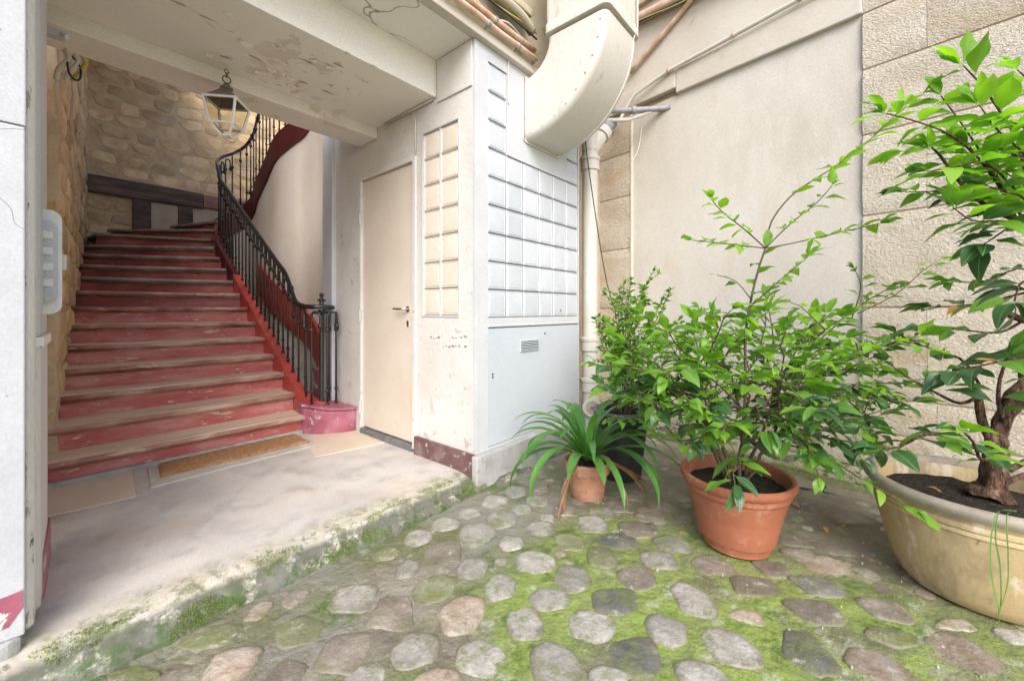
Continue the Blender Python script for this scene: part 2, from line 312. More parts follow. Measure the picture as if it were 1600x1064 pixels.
BARK = M('peeling_bark', [(.05,.025,.016),(.13,.065,.038),(.27,.16,.10)], 26, .85, ((38,1,.03),(90,1,.012)), stretch=(1.6,1.6,.30), chips=[dict(c=(.03,.016,.012), s=34, lo=.52, hi=.60, h=-.01, r=.75), dict(c=(.38,.25,.17), s=20, lo=.60, hi=.66, amt=.7)])
TWIG = M('twig_bark', [(.07,.045,.03),(.12,.085,.05)], 20, .7)
TWIGG = M('green_shoot', [(.13,.15,.05),(.17,.13,.07)], 20, .6)
GROUND = M('mossy_mortar', [(.13,.115,.08),(.20,.18,.135),(.29,.265,.21)], 3.2, .6, ((16,.9,.02),(90,.8,.004)),
           chips=[dict(c=(.13,.15,.055), s=2.6, lo=.42, hi=.6, zone=[(0,3.0,2.0)], amt=.75), dict(c=(.235,.315,.065), s=2.4, lo=.40, hi=.57, r=.75, zone=[(0,2.5,1.9),(0,.5,1.1),(1,1.35,1.0)], amt=.85), dict(c=(.30,.34,.12), s=11, lo=.52, hi=.66, r=.75, zone=[(0,2.3,1.7),(0,.6,1.1),(1,1.3,.9)], amt=.6), dict(c=(.08,.09,.05), s=26, lo=.56, hi=.68, r=.8, amt=.6),
                  dict(c=(.46,.45,.38), s=9, lo=.56, hi=.68, amt=.6, zone=[(0,3.1,2.5)]), dict(c=(.24,.23,.20), s=2.2, lo=.40, hi=.60, amt=.7, zone=[(1,1.1,1.5)]),
                  dict(c=(.07,.13,.02), s=5, lo=.56, hi=.66, amt=.8, zone=[(0,3.2,2.0)])])
def stonemat(n, cols, moss=.6, r=.5):
    return M(n, cols, 9, r, ((18,.7,.014),(80,.7,.004)), rand=.22, grain=.18, gs=70, edge=(.16,.15,.09), chips=[dict(c=(.17,.20,.065), s=8, lo=moss-.07, hi=moss+.08, r=.8, amt=.8, zone=[(0,3.0,2.2)]), dict(c=(.46,.43,.37), s=18, lo=.58, hi=.66, amt=.7, r=.75), dict(c=(.12,.105,.08), s=14, lo=.58, hi=.70, amt=.6, r=.8)])
COB = [stonemat('pale_cobble', [(.24,.225,.195),(.32,.30,.265),(.41,.385,.345)], .56),
       stonemat('pinkish_cobble', [(.25,.18,.135),(.34,.27,.21),(.40,.355,.31)], .60),
       stonemat('dark_cobble', [(.08,.082,.072),(.13,.13,.115),(.20,.195,.17)], .55, .4),
       stonemat('mossy_cobble', [(.14,.145,.085),(.19,.195,.11),(.26,.25,.18)], .52),
       stonemat('brown_cobble', [(.15,.125,.10),(.22,.19,.15),(.30,.265,.22)], .64)]
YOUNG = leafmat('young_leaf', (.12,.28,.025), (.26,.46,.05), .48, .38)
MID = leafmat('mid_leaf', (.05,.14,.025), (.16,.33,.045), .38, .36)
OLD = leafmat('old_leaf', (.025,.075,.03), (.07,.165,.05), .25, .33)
STRAP = leafmat('strap_leaf', (.055,.17,.04), (.13,.31,.065), .3, .3, veins=False)
DRY = leafmat('dry_leaf', (.17,.075,.035), (.36,.19,.09), .2, .7, veins=False)
ORANGE = leafmat('orange_leaf', (.50,.22,.04), (.55,.30,.08), .25, .6, veins=False)
rng = random.Random(7)
# ------------------------------------------------------------------ shared little meshes
def dome(name, mat, seed, n=22, sq=3.0, wob=.10, top=.25):
    r = random.Random(seed); ph = [r.uniform(0, 6.28) for _ in range(4)]
    out = []
    k = r.choice([4, 4, 5, 5, 6]); cs = []
    for i in range(k):
        a = 2*PI*(i+.5)/k+r.uniform(-.25, .25)*4/k; c, s = math.cos(a), math.sin(a)
        rad = .54*(abs(c)**5+abs(s)**5)**(-1/5)*(1-wob*1.5*r.random()); cs.append(Vector((c*rad, s*rad)))
    for it in range(2):
        q = []
        for i in range(len(cs)):
            a_, b_ = cs[i], cs[(i+1) % len(cs)]; q += [a_.lerp(b_, .17), a_.lerp(b_, .83)]
        cs = q
    out = [(p.x*(1+.10*noise.noise(Vector((p.x*7+seed, p.y*7, 0)))), p.y*(1+.12*noise.noise(Vector((p.x*6, p.y*6+seed, 3))))) for p in cs]
    x0_, x1_ = min(p[0] for p in out), max(p[0] for p in out); y0_, y1_ = min(p[1] for p in out), max(p[1] for p in out)
    out = [((p[0]-x0_)/(x1_-x0_)-.5, (p[1]-y0_)/(y1_-y0_)-.5) for p in out]
    n = len(out)
    for i in range(0):
        a = 2*PI*i/n; c, s = math.cos(a), math.sin(a)
        rad = .5*(abs(c)**sq+abs(s)**sq)**(-1/sq)
        rad *= 1+wob*(math.sin(2*a+ph[0])*.5+math.sin(3*a+ph[1])*.6+.4*math.sin(5*a+ph[2])+.3*math.sin(7*a+ph[3])); a += .12*math.sin(3*a+ph[3]); c, s = math.cos(a), math.sin(a)
        out.append((c*rad, s*rad))
    vs = []
    for k, z in ((1.0, -1.0), (1.0, 0), (.955, .5), (.86, .8), (.6, 1.0)):
        for x, y in out:
            vs.append((x*k, y*k, z+(noise.noise(Vector((x*k*4+seed, y*k*4, 0)))*top if z > .4 else 0)))
    vs.append((0, 0, 1.0+r.uniform(-top, top)*.6))
    fs = [(i*n+j, i*n+(j+1) % n, (i+1)*n+(j+1) % n, (i+1)*n+j) for i in range(4) for j in range(n)]
    fs += [(4*n+j, 4*n+(j+1) % n, 5*n) for j in range(n)]
    mb = MB().add(vs, fs)
    return mesh_of(name, mb, mat, True)

# ------------------------------------------------------------------ courtyard ground and cobbles
def gz(x, y): return -.1+.007*noise.noise(Vector((x*1.7, y*1.7, 3)))+.004*noise.noise(Vector((x*7, y*7, 1)))
def grid(x0, x1, y0, y1, st, f):
    nx = int((x1-x0)/st)+1; ny = int((y1-y0)/st)+1
    vs = [(x0+(x1-x0)*i/(nx-1), y0+(y1-y0)*j/(ny-1)) for i in range(nx) for j in range(ny)]
    return MB().add([(x, y, f(x, y)) for x, y in vs], [(i*ny+j, (i+1)*ny+j, (i+1)*ny+j+1, i*ny+j+1) for i in range(nx-1) for j in range(ny-1)])
def gfine(x, y):
    return gz(x, y)+.005*noise.noise(Vector((x*19, y*19, 5)))+.0025*noise.noise(Vector((x*47, y*47, 2)))
def gall(x, y):
    e = min(x+.6, 4.2-x, y+1.3, 1.95-y)
    return gfine(x, y) if e > 0 else -.1
ground = obj('courtyard_ground', grid(-.6, 4.2, -1.3, 2.2, .02, gfine), GROUND, None, True)
tag(ground, kind='structure')
outer = MB()
for (a, b, c, d) in ((-9, -.6, -9, 2.2), (-.6, 9, -9, -1.3), (4.2, 9, -1.3, 2.2)): outer.box(a, b, c, d, -.3, -.1)
obj('outer_paving', outer, GROUND, ground)
cobm = [[dome('cobble', m, 10*k+i, sq=q, wob=wb) for i, (q, wb) in enumerate(((3.0, .10), (3.6, .14), (5.5, .16), (2.6, .20), (4.2, .24), (5, .3), (6, .2)))] for k, m in enumerate(COB)]
COBBLES = [(1.998, 1.672, 0.137, 0.173, 0),(1.805, 1.673, 0.158, 0.169, 0),(1.605, 1.684, 0.129, 0.109, 0),(1.826, 1.497, 0.131, 0.128, 0),(1.446, 1.698, 0.142, 0.136, 0),(1.676, 1.506, 0.165, 0.181, 0),(1.269, 1.702, 0.133, 0.142, 0),(1.485, 1.499, 0.185, 0.214, 0),(1.845, 1.319, 0.079, 0.091, 0),(1.739, 1.29, 0.133, 0.131, 0),(1.274, 1.521, 0.172, 0.166, 1),(1.531, 1.312, 0.118, 0.124, 0),(1.083, 1.701, 0.113, 0.114, 3),(1.957, 1.099, 0.148, 0.161, 0),(2.245, 1.085, 0.156, 0.163, 4),(2.43, 1.086, 0.135, 0.15, 4),(2.615, 1.03, 0.14, 0.144, 4),(2.566, 0.876, 0.163, 0.162, 4),(2.397, 0.894, 0.141, 0.112, 4),(2.235, 0.894, 0.16, 0.133, 4),(2.103, 1.12, 0.15, 0.138, 0),(2.059, 0.907, 0.164, 0.154, 4),(1.902, 0.926, 0.18, 0.141, 2),(1.737, 1.103, 0.143, 0.137, 3),(2.048, 0.705, 0.165, 0.145, 0),(1.721, 0.922, 0.134, 0.148, 3),(1.497, 1.13, 0.176, 0.17, 0),(1.085, 1.533, 0.096, 0.127, 1),(1.877, 0.711, 0.155, 0.127, 1),(1.081, 1.344, 0.179, 0.176, 3),(1.278, 1.32, 0.129, 0.136, 0),(1.263, 1.141, 0.125, 0.162, 0),(1.51, 0.946, 0.155, 0.182, 0),(0.833, 1.538, 0.162, 0.149, 1),(0.891, 1.359, 0.165, 0.174, 1),(1.336, 0.943, 0.153, 0.122, 0),(1.683, 0.731, 0.154, 0.149, 4),(1.496, 0.738, 0.18, 0.14, 2),(1.059, 1.153, 0.173, 0.184, 1),(1.18, 0.946, 0.124, 0.151, 0),(1.329, 0.741, 0.166, 0.147, 0),(1.71, 0.508, 0.143, 0.19, 0),(1.481, 0.531, 0.138, 0.144, 0),(0.688, 1.326, 0.154, 0.161, 1),(0.844, 1.151, 0.155, 0.147, 0),(0.971, 0.957, 0.163, 0.137, 0),(1.303, 0.574, 0.168, 0.142, 2),(1.108, 0.754, 0.156, 0.172, 0),(0.68, 1.189, 0.121, 0.085, 1),(0.824, 1.007, 0.135, 0.075, 1),(1.173, 0.603, 0.12, 0.076, 0),(1.977, 1.484, 0.145, 0.13, 0),(1.985, 1.293, 0.124, 0.113, 4),(2.135, 1.593, 0.125, 0.108, 4),(0.568, 1.752, 0.071, 0.096, 1),(0.68, 1.717, 0.083, 0.104, 1),(0.41, 1.749, 0.179, 0.103, 3),(0.62, 1.535, 0.165, 0.137, 3),(0.419, 1.55, 0.149, 0.129, 1),(0.522, 1.378, 0.109, 0.09, 1),(0.204, 1.738, 0.159, 0.073, 3),(1.548, 0.342, 0.166, 0.159, 0),(1.371, 0.384, 0.153, 0.1, 0),(1.995, 0.509, 0.173, 0.148, 4),(1.961, 0.338, 0.181, 0.119, 4),(2.138, 0.299, 0.136, 0.108, 4),(1.737, 0.332, 0.124, 0.077, 1),(2.319, 0.123, 0.195, 0.147, 1),(2.124, 0.134, 0.18, 0.126, 2),(1.938, 0.13, 0.185, 0.125, 4),(2.121, -0.074, 0.166, 0.133, 4),(1.692, 0.141, 0.146, 0.175, 2),(1.781, -0.04, 0.182, 0.134, 1),(1.959, -0.081, 0.152, 0.09, 3),(2.034, -0.261, 0.163, 0.165, 1),(2.527, 0.1, 0.173, 0.128, 4),(2.465, 0.258, 0.14, 0.113, 4),(2.343, 0.22, 0.132, 0.09, 4),(2.921, 0.049, 0.183, 0.127, 4),(2.955, 0.259, 0.166, 0.146, 2),(2.249, -0.413, 0.108, 0.079, 1),(2.186, -0.258, 0.14, 0.061, 1),(2.28, 0.911, 0.145, 0.152, 4),(2.558, 0.878, 0.157, 0.144, 4),(2.622, 1.056, 0.15, 0.156, 4),(2.402, 0.861, 0.104, 0.111, 4),(2.343, 0.749, 0.099, 0.123, 4),(2.104, 0.854, 0.107, 0.126, 4)]
taken = []
def put_cobble(x, y, a, b, kind, ang, h=None):
    me = rng.choice(cobm[kind]); hh = h or rng.uniform(.010, .016)
    m = Matrix.Rotation(ang, 3, 'Z') @ Matrix.Rotation(rng.uniform(-.035, .035), 3, 'X') @ Matrix.Rotation(rng.uniform(-.035, .035), 3, 'Y')
    inst('cobble', me, ground, (x, y, gz(x, y)-.004), m, (a*1.06, b*1.06, hh)); taken.append((x, y, .5*max(a, b)))
camang = math.atan2(-.7614, .6484)
for x, y, a, b, kind in COBBLES:
    put_cobble(x, y, a*1.03, b*1.06, kind if not (kind == 1 and rng.random() < .45) else rng.choice([0, 4]), camang+rng.uniform(-.12, .12))
cnt = 0
for t in range(9000):
    x, y = rng.uniform(-.3, 3.75), rng.uniform(-1.0, 1.72)
    if x > 3.5+.18*y-.1: continue
    dd = x*.7614+y*.6484; rr = x*.6484-y*.7614
    infr = dd > .3 and abs(rr/dd) < 1.25 and 1.15*640/dd < 579
    need = .034 if infr else .07
    if dd < .1: continue
    if any((x-u)**2+(y-v)**2 < (q+need+(.006 if infr else .02))**2 for u, v, q in taken): continue
    a = rng.uniform(.055, .095) if infr else rng.uniform(.13, .19)
    put_cobble(x, y, a, a*rng.uniform(.7, .95), rng.choice([0, 0, 4, 4, 1, 3]), rng.uniform(-.5, .3)-.7, rng.uniform(.006, .010)); cnt += 1
    if cnt > 170: break

# ------------------------------------------------------------------ entrance hall floor (slab with a worn mossy front edge)
def slab_pt(x, t):
    # t 0..1 from back of edge zone to the foot
    wear = .5+.5*noise.noise(Vector((x*1.6, 0, 2)))
    left = max(0, 1-x/1.0)
    prof = [(2.24, 0), (2.12, 0.0), (2.02, -.002), (1.95, -.006-.004*left), (1.905, -.014-.006*left), (1.878, -.030-.006*left), (1.858, -.055), (1.842, -.08), (1.825, -.1), (1.81, -.15)]
    i = t; y, z = prof[i]
    k = noise.noise(Vector((x*3, i*.25, 7)))
    y += .03*k*(i > 2)*(i < 9)+.008*noise.noise(Vector((x*14, i, 3)))*(i > 2)
    z += (.012*noise.noise(Vector((x*7, y*9, 1)))+.008*noise.noise(Vector((x*25, y*25, 9)))+.004*noise.noise(Vector((x*60, y*60, 9))))*(2 < i < 9)
    return (x, y, z)
nx = 260; vs = []; fs = []
for i in range(nx):
    x = -1.2+(3.14+1.2)*i/(nx-1)
    for t in range(10): vs.append(slab_pt(x, t))
for i in range(nx-1):
    for t in range(9): fs.append((i*10+t, (i+1)*10+t, (i+1)*10+t+1, i*10+t+1))
hall = obj('hall_floor', MB().add(vs, fs), SLAB, None, True); tag(hall, kind='structure')
body = grid(-1.2, 2.0, 2.24, 4.3, .08, lambda x, y: .0+.003*noise.noise(Vector((x*3, y*3, 0)))*min(1, (y-2.24)*6))
obj('floor_slab', body, SLAB, hall, True)
def plate(poly, z0=-.02, z1=.0045): return MB().prism(poly, z0, z1)
obj('paver', plate([(-0.017, 3.161), (0.385, 3.110), (0.431, 3.657), (0.029, 3.777)]), PAVER, hall, bevel=.002)
obj('paver', plate([(0.389, 3.118), (0.435, 3.100), (0.531, 3.882), (0.435, 3.668)], z1=.003), PAVER2, hall, bevel=.002)
obj('paver', plate([(0.461, 3.201), (1.471, 3.232), (1.503, 3.662), (0.532, 3.941)], z1=.0055), PAVER2, hall, bevel=.002)
obj('paver', plate([(1.319, 2.978), (1.814, 2.877), (1.848, 3.373), (1.471, 3.534)], z1=.0035), PAVER, hall, bevel=.002)

# ------------------------------------------------------------------ porch building: facade, door wall, beams, ceiling
FX, FY, FE, ZC = 1.85, 1.89, 3.13, 2.80
B = thing('porch_building', 'white painted porch corner clad in square glass blocks, plain beige door on its left side', 'building', (FX, FY, 0))
BT = []  # facade block columns: X start, z top row count
x0b, zb, bs = 1.975, 1.0, .19
rows = [9, 6, 6, 6, 6, 8]
rowsv = rows
mb = MB()
mb.box(FX+.018, FE, FY+.018, FY+.16, -.14, 2.80)                    # core behind facade
mb.box(FX+.018, FX+.16, FY+.16, 2.55, -.14, 2.80)                   # core behind door wall
mb.box(FE-.12, FE, FY+.16, 2.6, -.14, 3.4)
obj('wall_core', mb, M('grout', [(.15,.15,.148),(.22,.22,.215)], 12, .8), B)
sk = MB()
def fskin(a, b, c, d): sk.box(a, b, FY, FY+.0179, c, d)
fskin(FX, x0b, -.12, 2.80)
xa = x0b
for k, r_ in enumerate(rows):
    fskin(x0b+k*bs, x0b+(k+1)*bs, zb+r_*bs, 2.80)
fskin(x0b, x0b+6*bs, .935, zb); fskin(x0b, FE, -.12, .135); fskin(x0b+6*bs, FE, .135, 2.80)
obj('facade_wall', sk, WHITE, B)
# low metal panel
obj('access_panel', MB().box(x0b+.004, x0b+6*bs-.004, FY+.004, FY+.0178, .139, .928), METALW, B, bevel=.003)
obj('panel_seam', MB().box(x0b, x0b+6*bs, FY-.004, FY+.004, .937, .952), WHITE, B, bevel=.002)
# corner bead
obj('corner_bead', MB().box(FX-.003, FX+.035, FY-.0035, FY+.0, .15, 2.795), WHITE, B, bevel=.0015)
def blockmesh(name, mat, seed):
    mbb = MB(); h = .5
    rr = [(h, 0), (h, .35), (h-.035, .8), (h-.06, .45), (h-.085, .8), (h-.12, .92), (.2, 1.0)]
    vs = []
    for q, z in rr: vs += [(-q, -q, z), (q, -q, z), (q, q, z), (-q, q, z)]
    fs = [(i*4+j, i*4+(j+1) % 4, (i+1)*4+(j+1) % 4, (i+1)*4+j) for i in range(len(rr)-1) for j in range(4)]
    fs.append(tuple((len(rr)-1)*4+j for j in range(4)))
    return mesh_of(name, mbb.add(vs, fs), mat, True, autos=50)
gb = blockmesh('glass_block', BLOCK, 0); gbc = blockmesh('glass_block', CREAMBLOCK, 1)
for k, r_ in enumerate(rowsv):
    for j in range(r_):
        ang = Matrix.Rotation(rng.uniform(-.007, .007), 3, 'X') @ Matrix.Rotation(rng.uniform(-.007, .007), 3, 'Z')
        inst('glass_block', gb, B, (x0b+(k+.5)*bs, FY+.0135, zb+(j+.5)*bs), ang @ frame((0, -1, 0)), (.180, .182, .0105))
# door wall skin with block window and door
DY0, DY1, DZ = 2.55, 3.27, 2.155
WY0, WY1 = 2.045, 2.425
sk = MB()
def dskin(a, b, c, d): sk.box(FX, FX+.0179, a, b, c, d)
dskin(FY+.0179, WY0, 0, 2.8); dskin(WY0, WY1, 0, 1.016); dskin(WY0, WY1, 2.325, 2.8); dskin(WY1, DY0-.045, 0, 2.8)
obj('side_wall', sk, PLASTER, B)
sk = MB(); sk.box(FX, FX+.15, DY0-.0449, DY1+.0449, DZ+.04, 2.8); sk.box(FX, FX+.15, DY1+.045, 3.75, 0, 2.8)
obj('side_wall', sk, PLASTER, B)
for a in range(2):
    for j in range(7):
        m_ = gbc if (a == 1 or j > 3) else gbc
        inst('glass_block', m_, B, (FX+.017, WY0+(a+.5)*.19, 1.016+(j+.5)*.187), frame((-1, 0, 0)), (.184, .181, .014))
# thin raised surround around the block window
fr = MB()
for (a, b, c, d) in ((WY0-.012, WY0, 1.004, 2.337), (WY1, WY1+.012, 1.004, 2.337), (WY0, WY1, 1.004, 1.015), (WY0, WY1, 2.326, 2.337)): fr.box(FX-.006, FX+.002, a, b, c, d)
fr.box(FX-.003, FX+.014, WY0+.187, WY0+.193, 1.016, 2.325)
obj('window_frame', fr, WHITE, B, bevel=.0015)
# plaster tear marks under the block window
fl = MB()
for i in range(26):
    y = rng.uniform(1.93, 2.33); z = .865+rng.uniform(-.006, .006)+(.0 if i % 2 else -.06)-.06*(y-2.1)
    fl.box(FX-.002, FX+.001, y, y+rng.uniform(.006, .022), z, z+rng.uniform(.003, .007))
obj('plaster_scar', fl, GAP, B)
# bulge band under the beam
obj('plaster_band', MB().prism([(FX-.012, FY+.02), (FX, FY+.02), (FX, 2.26), (FX-.012, 2.26)][::-1], 2.50, 2.795), PLASTER, B, bevel=.005)
# door
D = obj('door', MB().box(FX+.012, FX+.05, DY0, DY1, .055, DZ), DOOR, B, bevel=.003)
fr = MB()
fr.box(FX-.012, FX+.06, DY0-.045, DY0-.006, .02, DZ+.045); fr.box(FX-.012, FX+.06, DY1+.006, DY1+.045, .02, DZ+.045); fr.box(FX-.012, FX+.06, DY0-.0059, DY1+.0059, DZ+.006, DZ+.045)
obj('door_frame', fr, PLASTER, B, bevel=.004)
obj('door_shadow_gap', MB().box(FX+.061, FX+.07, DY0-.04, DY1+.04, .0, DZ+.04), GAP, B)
obj('threshold', MB().box(FX-.02, FX+.06, DY0-.0059, DY1+.0059, -.01, .045), M('dark_threshold', [(.10,.10,.11),(.20,.20,.20)], 12, .5), B, bevel=.004)
hd = MB(); hz = 1.06
hd.tube([(FX+.012, DY0+.07, hz), (FX-.035, DY0+.07, hz)], .009, 10); hd.tube([(FX-.035, DY0+.065, hz), (FX-.038, DY0+.12, hz), (FX-.036, DY0+.20, hz+.002)], [.010, .009, .008], 10)
hd.lathe((0, 0, 0), [(0, 0)], 3) if False else None
obj('door_handle', hd, STEEL, D, True)
esc = MB(); esc.tube([(FX+.014, DY0+.07, hz), (FX+.004, DY0+.07, hz)], .022, 20); esc.tube([(FX+.014, DY0+.07, hz-.1), (FX+.002, DY0+.07, hz-.1)], .013, 14); esc.box(FX+.003, FX+.013, DY0+.06, DY0+.08, hz-.13, hz-.09)
obj('lock_plate', esc, STEEL, D, True, autos=40)
for z in (.22, 1.00, 1.83):
    hm = MB(); hm.tube([(FX-.018, DY1+.004, z-.05), (FX-.018, DY1+.004, z+.05)], .011, 10); hm.box(FX-.0125, FX-.004, DY1+.004, DY1+.034, z-.045, z+.045)
    obj('hinge', hm, WHITE, D, True, autos=40)
# plinths
obj('plinth', MB().box(FX-.03, FX-.001, FY-.01, DY0-.05, -.02, .128), MAROON, B, bevel=.006, jit=.004)
obj('plinth', MB().box(FX-.032, FE, FY-.05, FY-.001, -.14, .125), CONC, B, bevel=.012, sub=0, jit=.006)
# vent grille
V = obj('vent_grille', MB().box(2.31, 2.535, FY-.004, FY+.0035, .745, .83), METALW, B, bevel=.002)
obj('vent_shade_sheet', MB().box(2.318, 2.527, FY-.0045, FY-.001, .751, .824), GAP, V)  # flat dark sheet; the shade between the slats is in its colour
for i in range(6):
    z = .7545+i*.0118
    obj('slat', MB().add([(2.318, FY-.0045, z+.0035), (2.527, FY-.0045, z+.0035), (2.527, FY-.0095, z), (2.318, FY-.0095, z), (2.318, FY-.0035, z+.0020), (2.527, FY-.0035, z+.0020), (2.527, FY-.008, z-.0015), (2.318, FY-.008, z-.0015)], [(0,1,2,3),(7,6,5,4),(3,2,6,7),(0,4,5,1),(0,3,7,4),(1,5,6,2)]), METALW, V)
sc = MB()
for (x, z) in ((2.02, .62), (2.02, .60), (2.62, .87), (2.84, 1.05)): sc.tube([(x, FY+.004, z), (x, FY-.003, z)], .006, 8)
obj('screw', sc, GAP, B)
# ceiling, beams
obj('ceiling', MB().box(-1.2, FX-.001, FY+.02, 2.27, 2.801, 2.9), CEIL, B)
obj('beam', MB().box(-1.2, FX-.001, 2.2701, 3.03, 2.545, 2.9), BEAMP, B, bevel=.006)
obj('beam', MB().box(-1.2, FX-.001, 3.0301, 3.30, 2.46, 2.9), BEAMP, B, bevel=.006)
# flaking paint under the big beam
for i in range(46):
    cx = rng.gauss(1.05, .26); cy = rng.uniform(2.42, 2.98)
    if cx > 1.7: continue
    s_ = rng.uniform(.012, .038); k = rng.choice([5, 6, 7]); vs = []
    a0 = rng.uniform(0, 6.28); ex = rng.uniform(1.0, 1.6); cu = rng.uniform(.006, .02)
    for j in range(k):
        a = 2*PI*j/k; rr = s_*rng.uniform(.55, 1); u = math.cos(a)*rr*ex; v_ = math.sin(a)*rr*.6
        dz = cu*max(0, math.cos(a-a0))
        vs.append((cx+u, cy+v_, 2.5443-dz))
    vs += [(x, y, z-.0012) for x, y, z in vs]
    me_ = MB().add(vs, [tuple(range(k)), tuple(range(2*k-1, k-1, -1))]+[(j, (j+1) % k, (j+1) % k+k, j+k) for j in range(k)])
    obj('paint_flake', me_, M_FLAKE if i else globals().setdefault('M_FLAKE', M('paint_flake', [(.68,.62,.53),(.76,.71,.62)], 6, .6)), B)
# small things on the ceiling line: wires
wr = MB(); wr.tube([(FX-.012, 2.30, 2.535), (FX-.012, 2.9, 2.532)], .006, 6); wr.tube([(FX-.012, 2.58, 2.53), (FX-.012, 2.53, 2.51), (FX-.012, 2.50, 2.44), (FX-.012, 2.50, 2.2)], .006, 6)
wr.tube([(FX-.02, 2.30, 2.538), (FX-.02, 2.9, 2.537)], .004, 6)
obj('cable', wr, CABLEW, B, True)
# edge of the slab over the facade, wall above it
obj('slab_edge', MB().box(-1.2, FE, FY-.045, FY+.0199, 2.801, 2.86), LINT, B, bevel=.008, jit=.006)
obj('upper_wall', MB().box(.9, FE, FY+.02, FY+.2, 2.901, 3.9), LEDGE, B)
obj('upper_ledge', MB().box(-1.2, 2.34, FY-.10, FY+.0199, 3.16, 3.22), LEDGE, B, bevel=.012, jit=.01)

# ------------------------------------------------------------------ left pillar with its frame and latch
Pp = thing('entrance_pillar', 'white cracked pillar at the left edge with a faded purple patch at its foot', 'pillar', (-.1, 2.0, 0))
PW = M('pillar_paint', [(.40,.41,.43),(.45,.46,.475),(.49,.50,.51)], 3, .55, ((10,.3,.008),(70,.3,.002)), chips=[dict(c=(.3,.27,.25), s=22, lo=.68, hi=.71, h=-.002)], crack=(1.3, .003, (.25,.22,.2)))
PWD = M('frame_paint', [(.60,.59,.56),(.70,.69,.66),(.74,.73,.70)], 6, .55, ((20,.4,.006),), chips=[dict(c=(.12,.09,.07), s=14, lo=.63, hi=.66, h=-.003), dict(c=(.40,.33,.27), s=20, lo=.6, hi=.63)], stretch=(1,1,.3))
obj('pillar_face', MB().prism([(-.7, 1.98), (-.012, 1.98), (-.012, 2.4), (-.7, 2.4)], .045, 1.62), PW, Pp, bevel=.004, jit=.002)
obj('pillar_face', MB().prism([(-.7, 1.981), (-.010, 1.981), (-.010, 2.4), (-.7, 2.4)], 1.624, 3.4), PW, Pp, bevel=.004, jit=.002)
pv = MB(); pv.prism([(-.7, 1.975), (-.03, 1.977), (-.012, 2.0), (-.012, 2.3), (-.7, 2.3)], -.02, .07)
obj('pillar_foot', MB().prism([(-.7, 1.972), (-.045, 1.972), (-.018, 1.985), (-.016, 2.3), (-.7, 2.3)], -.05, .045), CONC, Pp, bevel=.01, jit=.008)
ps = MB(); ps.add([(-.3, 1.9775, .06), (-.045, 1.9775, .085), (-.016, 1.9775, .13), (-.016, 1.9775, .185), (-.05, 1.9775, .18), (-.3, 1.9775, .17)], [(0, 1, 2, 3, 4, 5)])
ps.add([(-.3, 1.9785, .06), (-.045, 1.9785, .085), (-.016, 1.9785, .13), (-.016, 1.9785, .185), (-.05, 1.9785, .18), (-.3, 1.9785, .17)], [(5, 4, 3, 2, 1, 0)])
obj('paint_patch', ps, PURPLE, Pp)
obj('frame_post', MB().prism([(-.006, 2.03), (.008, 2.05), (.014, 2.22), (.012, 2.42), (-.08, 2.42), (-.08, 2.03)], .03, 3.4), PWD, Pp, bevel=.004, jit=.003)
obj('frame_board', MB().prism([(.013, 2.16), (.022, 2.18), (.045, 2.60), (-.06, 2.62), (-.06, 2.16)], .02, .92), M('board_paint', [(.56,.56,.55),(.64,.64,.63)], 4, .5, ((20,.3,.004),), stretch=(1,1,.3)), Pp, bevel=.003)
obj('frame_board', MB().prism([(.010, 2.16), (.020, 2.18), (.043, 2.60), (-.06, 2.62), (-.06, 2.16)], .96, 3.4), WHITE, Pp, bevel=.003)
obj('frame_foot', MB().prism([(.012, 2.2), (.034, 2.3), (.056, 2.66), (-.05, 2.68), (-.05, 2.2)], -.01, .16), PURPLE, Pp, bevel=.004)
obj('board_cap', MB().prism([(.010, 2.14), (.030, 2.15), (.055, 2.56), (-.06, 2.60), (-.06, 2.14)], .921, .958), PWD, Pp, bevel=.006)
# latch plate: rounded raised plate with an oval rim and teeth
LB = thing('letter_slot_plate', 'white painted cast latch plate with an oval raised rim on the left frame', 'latch', (.05, 2.42, 1.04))
def rr_poly(cx, cz, w_, h_, r_, n=5):
    out = []
    for (sx, sz, a0) in ((1, 1, 0), (-1, 1, 90), (-1, -1, 180), (1, -1, 270)):
        for i in range(n+1):
            a = R(a0+90*i/n); out.append((cx+sx*(w_/2-r_)+r_*math.cos(a), cz+sz*(h_/2-r_)+r_*math.sin(a)))
    return out
def plate_xz(mb, poly, y0, y1):
    n = len(poly); vs = [(x, y0, z) for x, z in poly]+[(x, y1, z) for x, z in poly]
    mb.add(vs, [tuple(range(n)), tuple(range(2*n-1, n-1, -1))]+[(i, i+n, (i+1) % n+n, (i+1) % n) for i in range(n)]); return mb
mb = plate_xz(MB(), rr_poly(.036, 1.235, .085, .40, .035), 2.36, 2.46)
obj('back_plate', mb, PWD, LB, True, autos=35, bevel=.005)
mb = plate_xz(MB(), rr_poly(.041, 1.235, .052, .31, .026), 2.335, 2.362)
obj('raised_rim', mb, WHITE, LB, True, autos=35, bevel=.006)
for z in (1.14, 1.20, 1.26, 1.32):
    obj('tooth', MB().box(.028, .054, 2.328, 2.336, z, z+.028), PWD, LB, bevel=.003)
obj('keeper', MB().box(.078, .092, 2.40, 2.43, 1.21, 1.27), WHITE, LB, bevel=.003)

